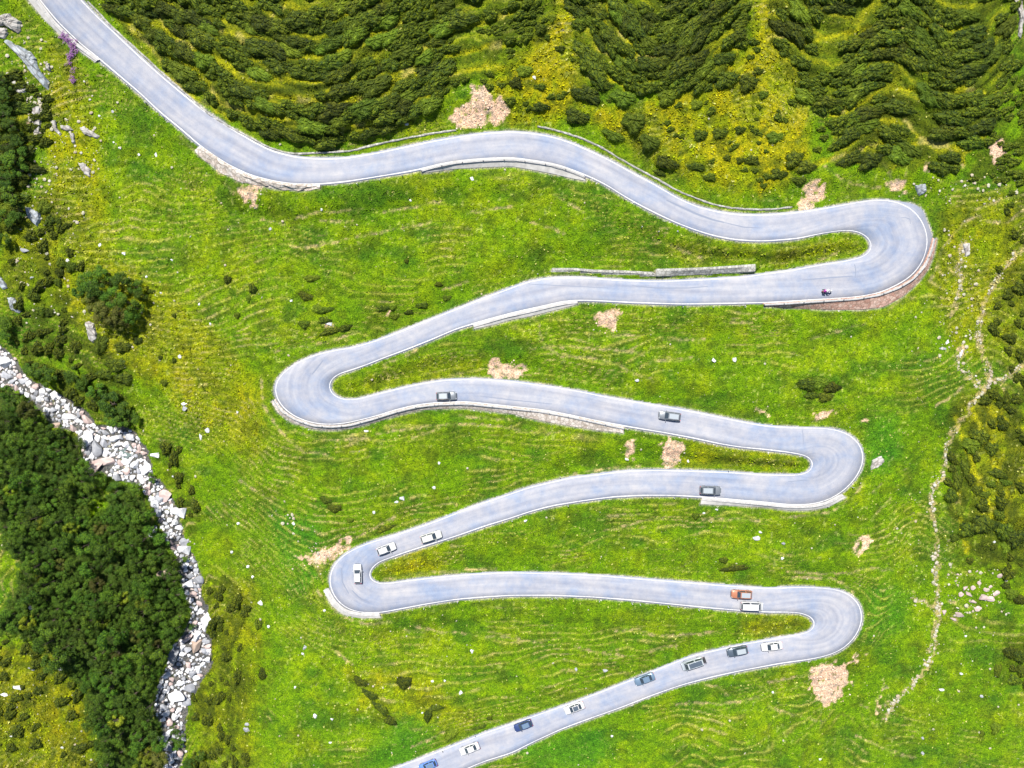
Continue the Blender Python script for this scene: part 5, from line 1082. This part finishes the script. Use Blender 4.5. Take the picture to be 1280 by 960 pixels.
car(837, 520, 173, 'estate', SILV, 'silver estate car beside the uphill grass edge, opposite the whitish gravel patch', GREYROOF_SKY)
car(888, 613, -2, 'suv', SILV, 'silver car with red tail lights at the end of a low concrete wall', GREYROOF_SKY)
car(539, 671, 18, 'estate', CREAM, 'cream white car climbing ahead of another white car')
car(483, 686, 21, 'hatchback', WHITE, 'white car just past the hairpin, behind a cream white car')
car(447, 717, 91, 'hatchback', WHITE, 'white car turning in the middle of a hairpin')
car(927, 743, 177, 'suv', ORANGE, 'orange car with pale roof passing a white van', GREYROOF_SKY)
car(940, 758, -2, 'van', WHITE, 'white van at the grass edge beside the orange car', name='van', cat='van')
car(965, 808, 188, 'sedan', WHITE, 'white car entering the lowest stretch behind a grey-blue car')
car(922, 814, 192, 'suv', GREYB, 'grey-blue car between a white car and the van with bicycles', GREYROOF_SKY)
car(866, 830, 199, 'van', paint('light_silver_paint', (.32, .35, .37), .2), 'silver van carrying bicycles on a rear rack', GREYB, 'van', 'van', extra=bike_rack)
car(806, 849, 201, 'sedan', SLATE, 'slate blue sedan just below the van with bicycles')
car(718, 885, 201, 'sedan', WHITE, 'white car with grey glass roof on the lowest stretch', GREYB)
car(654, 907, 202, 'hatchback', NAVY, 'dark blue car with sky-lightened roof on the lowest stretch', SLATE)
car(587, 936, 202, 'sedan', WHITE, 'plain white car following the blue car at the bottom')
car(535, 957, 203, 'hatchback', BLUE, 'bright blue car leading the queue down the lowest stretch', SLATE)

# motorcycle with two riders
def motorcycle(px, py, ang):
    X, Y, Z = unproj(px, py, lambda x, y: zs(x, y) + ROADG + .7); X, Y = float(X), float(Y); z = float(zs(X, Y)) + ROADG + .012
    M4 = Matrix.Translation((X, Y, z)) @ Matrix.Rotation(R(ang), 4, 'Z')
    o = link('motorcycle', None); o.empty_display_size = .3; o.matrix_world = M4; tag(o, 'touring motorcycle with white fairing riding above the red stone wall', 'motorcycle')
    RED, _, _ = new_mat('red_fairing', (.35, .03, .08), .35); WH = WHITE
    for x in (.78, -.74):
        w = link('wheel', None, o); w.location = (x, 0, .32); w.empty_display_size = .2
        for nm, me in (('tyre', TYM), ('rim', RIMM)): link(nm, me, w).scale = (1, .6, 1)
    MB().loft([[(x, -w, z0), (x, -w * 1.1, (z0 + z1) / 2), (x, -w * .5, z1), (x, w * .5, z1), (x, w * 1.1, (z0 + z1) / 2), (x, w, z0)] for x, w, z0, z1 in ((.98, .10, .72, .98), (.7, .26, .5, 1.08), (.45, .24, .4, 1.0), (.25, .20, .35, .98), (-.05, .17, .4, .86), (-.3, .16, .5, .82), (-.8, .15, .62, .86), (-.98, .08, .72, .84))]).build('fairing', WH, o, True)
    MB().loft([[(x, -w, z1 - .08), (x, -w * .6, z1), (x, w * .6, z1), (x, w, z1 - .08)] for x, w, z1 in ((.02, .13, .90), (-.3, .17, .88), (-.62, .16, .92), (-.92, .12, .94))]).build('seat', TRIM, o)
    hb = MB().tube((.42, -.40, 1.10), (.42, .40, 1.10), .025).tube((.42, 0, 1.1), (.78, 0, .35), .045).build('handlebar', TRIM, o)
    MB().add([(.62, -.2, 1.06), (.62, .2, 1.06), (.45, .17, 1.36), (.45, -.17, 1.36), (.60, -.2, 1.06), (.60, .2, 1.06), (.43, .17, 1.36), (.43, -.17, 1.36)], [(0, 1, 2, 3), (7, 6, 5, 4), (0, 4, 5, 1), (1, 5, 6, 2), (2, 6, 7, 3), (3, 7, 4, 0)]).build('windscreen', GLASS, o)
    for s_ in (-1, 1):
        MB().box((-.72, s_ * .36, .66), (.52, .2, .36), .9).build('side_case', TRIM, o); MB().tube((.42, s_ * .30, 1.12), (.40, s_ * .46, 1.22), .03, .07).build('mirror', TRIM, o)
    MB().box((.97, 0, .86), (.08, .22, .14), .8).build('headlight', LAMP, o); MB().box((-1.0, 0, .82), (.06, .18, .08)).build('tail_light', TAIL, o)
    def rider(x0, jm, hm, label, reach):
        r = link('person', None); r.empty_display_size = .3; r.matrix_world = M4 @ Matrix.Translation((x0, 0, 0)); tag(r, label, 'person')
        V = [(0, 0, .95), (.03, 0, 1.15), (.08, 0, 1.38), (.10, 0, 1.47), (.12, 0, 1.58)]; Rr = [.16, .17, .17, .075, .08]; E = [(0, 1), (1, 2), (2, 3), (3, 4)]
        def chain(start, pts, rs):
            pr = start
            for p, q in zip(pts, rs): V.append(p); Rr.append(q); E.append((pr, len(V) - 1)); pr = len(V) - 1
        for s_ in (-1, 1):
            chain(2, [(.08, s_ * .20, 1.40), (.20, s_ * .30, 1.18), (reach, s_ * .30, 1.14), (reach + .07, s_ * .30, 1.13)], [.085, .062, .045, .04])
            chain(0, [(.04, s_ * .14, .93), (.40, s_ * .24, .80), (.18, s_ * .25, .42), (.14, s_ * .25, .36), (.30, s_ * .26, .33)], [.11, .085, .06, .05, .045])
        me = bpy.data.meshes.new('clothed_body'); me.from_pydata(V, E, []); me.update(); bo = link('clothed_body', me, r, jm)
        bo.modifiers.new('skin', 'SKIN'); 
        for i, q in enumerate(Rr): me.skin_vertices[0].data[i].radius = (q, q)
        me.skin_vertices[0].data[0].use_root = True; bo.modifiers.new('sub', 'SUBSURF').levels = 1
        bm = bmesh.new(); bmesh.ops.create_uvsphere(bm, u_segments=16, v_segments=10, radius=.145)
        for v in bm.verts: v.co.x *= 1.12; v.co.z *= 1.05
        h_ = bpy.data.meshes.new('helmet'); bm.to_mesh(h_); bm.free(); h_.polygons.foreach_set('use_smooth', [True] * len(h_.polygons)); link('helmet', h_, r, hm, (.14, 0, 1.68))
        MB().box((.27, 0, 1.68), (.06, .2, .09), .9).build('visor', GLASS, r)
    J1, _, _ = new_mat('white_jacket', (.72, .70, .74), .8); J2, _, _ = new_mat('magenta_jacket', (.34, .04, .26), .8); H2, _, _ = new_mat('magenta_helmet', (.45, .08, .36), .3)
    rider(-.18, J1, WHITE, 'motorcycle rider in white jacket and white helmet holding the handlebar', .56); rider(-.80, J2, H2, 'pillion passenger in magenta jacket and helmet behind the rider', .34)
motorcycle(1034, 364, 2)

# marker posts along the downhill edges
POSTW, _, _ = new_mat('marker_white', (.5, .5, .5), .6); POSTB, _, _ = new_mat('marker_black', (.03, .03, .03), .6)
pmesh = MB().box((0, 0, .45), (.16, .12, 1.1), .8).mesh('post'); pmesh.materials.append(POSTW); bmesh_ = MB().box((0, 0, .86), (.165, .125, .16), .97).mesh('band'); bmesh_.materials.append(POSTB)
for (x, y) in [(735,381),(770,382),(815,383),(853,384),(891,384),(931,384),(802,284),(823,290),(780,249),(870,292),(690,748),(695,747),(749,751),(790,754),(800,755),(835,758),(873,762),(530,760),(572,752),(616,748),(802,839),(553,938),(594,919),(700,596),(910,588),(475,226),(503,220),(447,231),(161,108),(183,129),(205,147),(640,651),(710,632),(802,622),(842,622),(672,349-6),(1065,609),(1034,633)]:
    X, Y, Z = P(x, y); o = link('marker_post', None); o.empty_display_size = .2; o.location = (float(X), float(Y), float(Z)); tag(o, 'slim white marker post standing at the road edge', 'marker post', 'marker posts along the road')
    link('post', pmesh, o); link('band', bmesh_, o)
print('objects', len(bpy.data.objects), 'tris', sum(len(o.data.polygons) for o in bpy.data.objects if o.type == 'MESH' and o.data.users == 1), 'trees', len(ft), 'mats', len(mats), 'packed', len(packed))
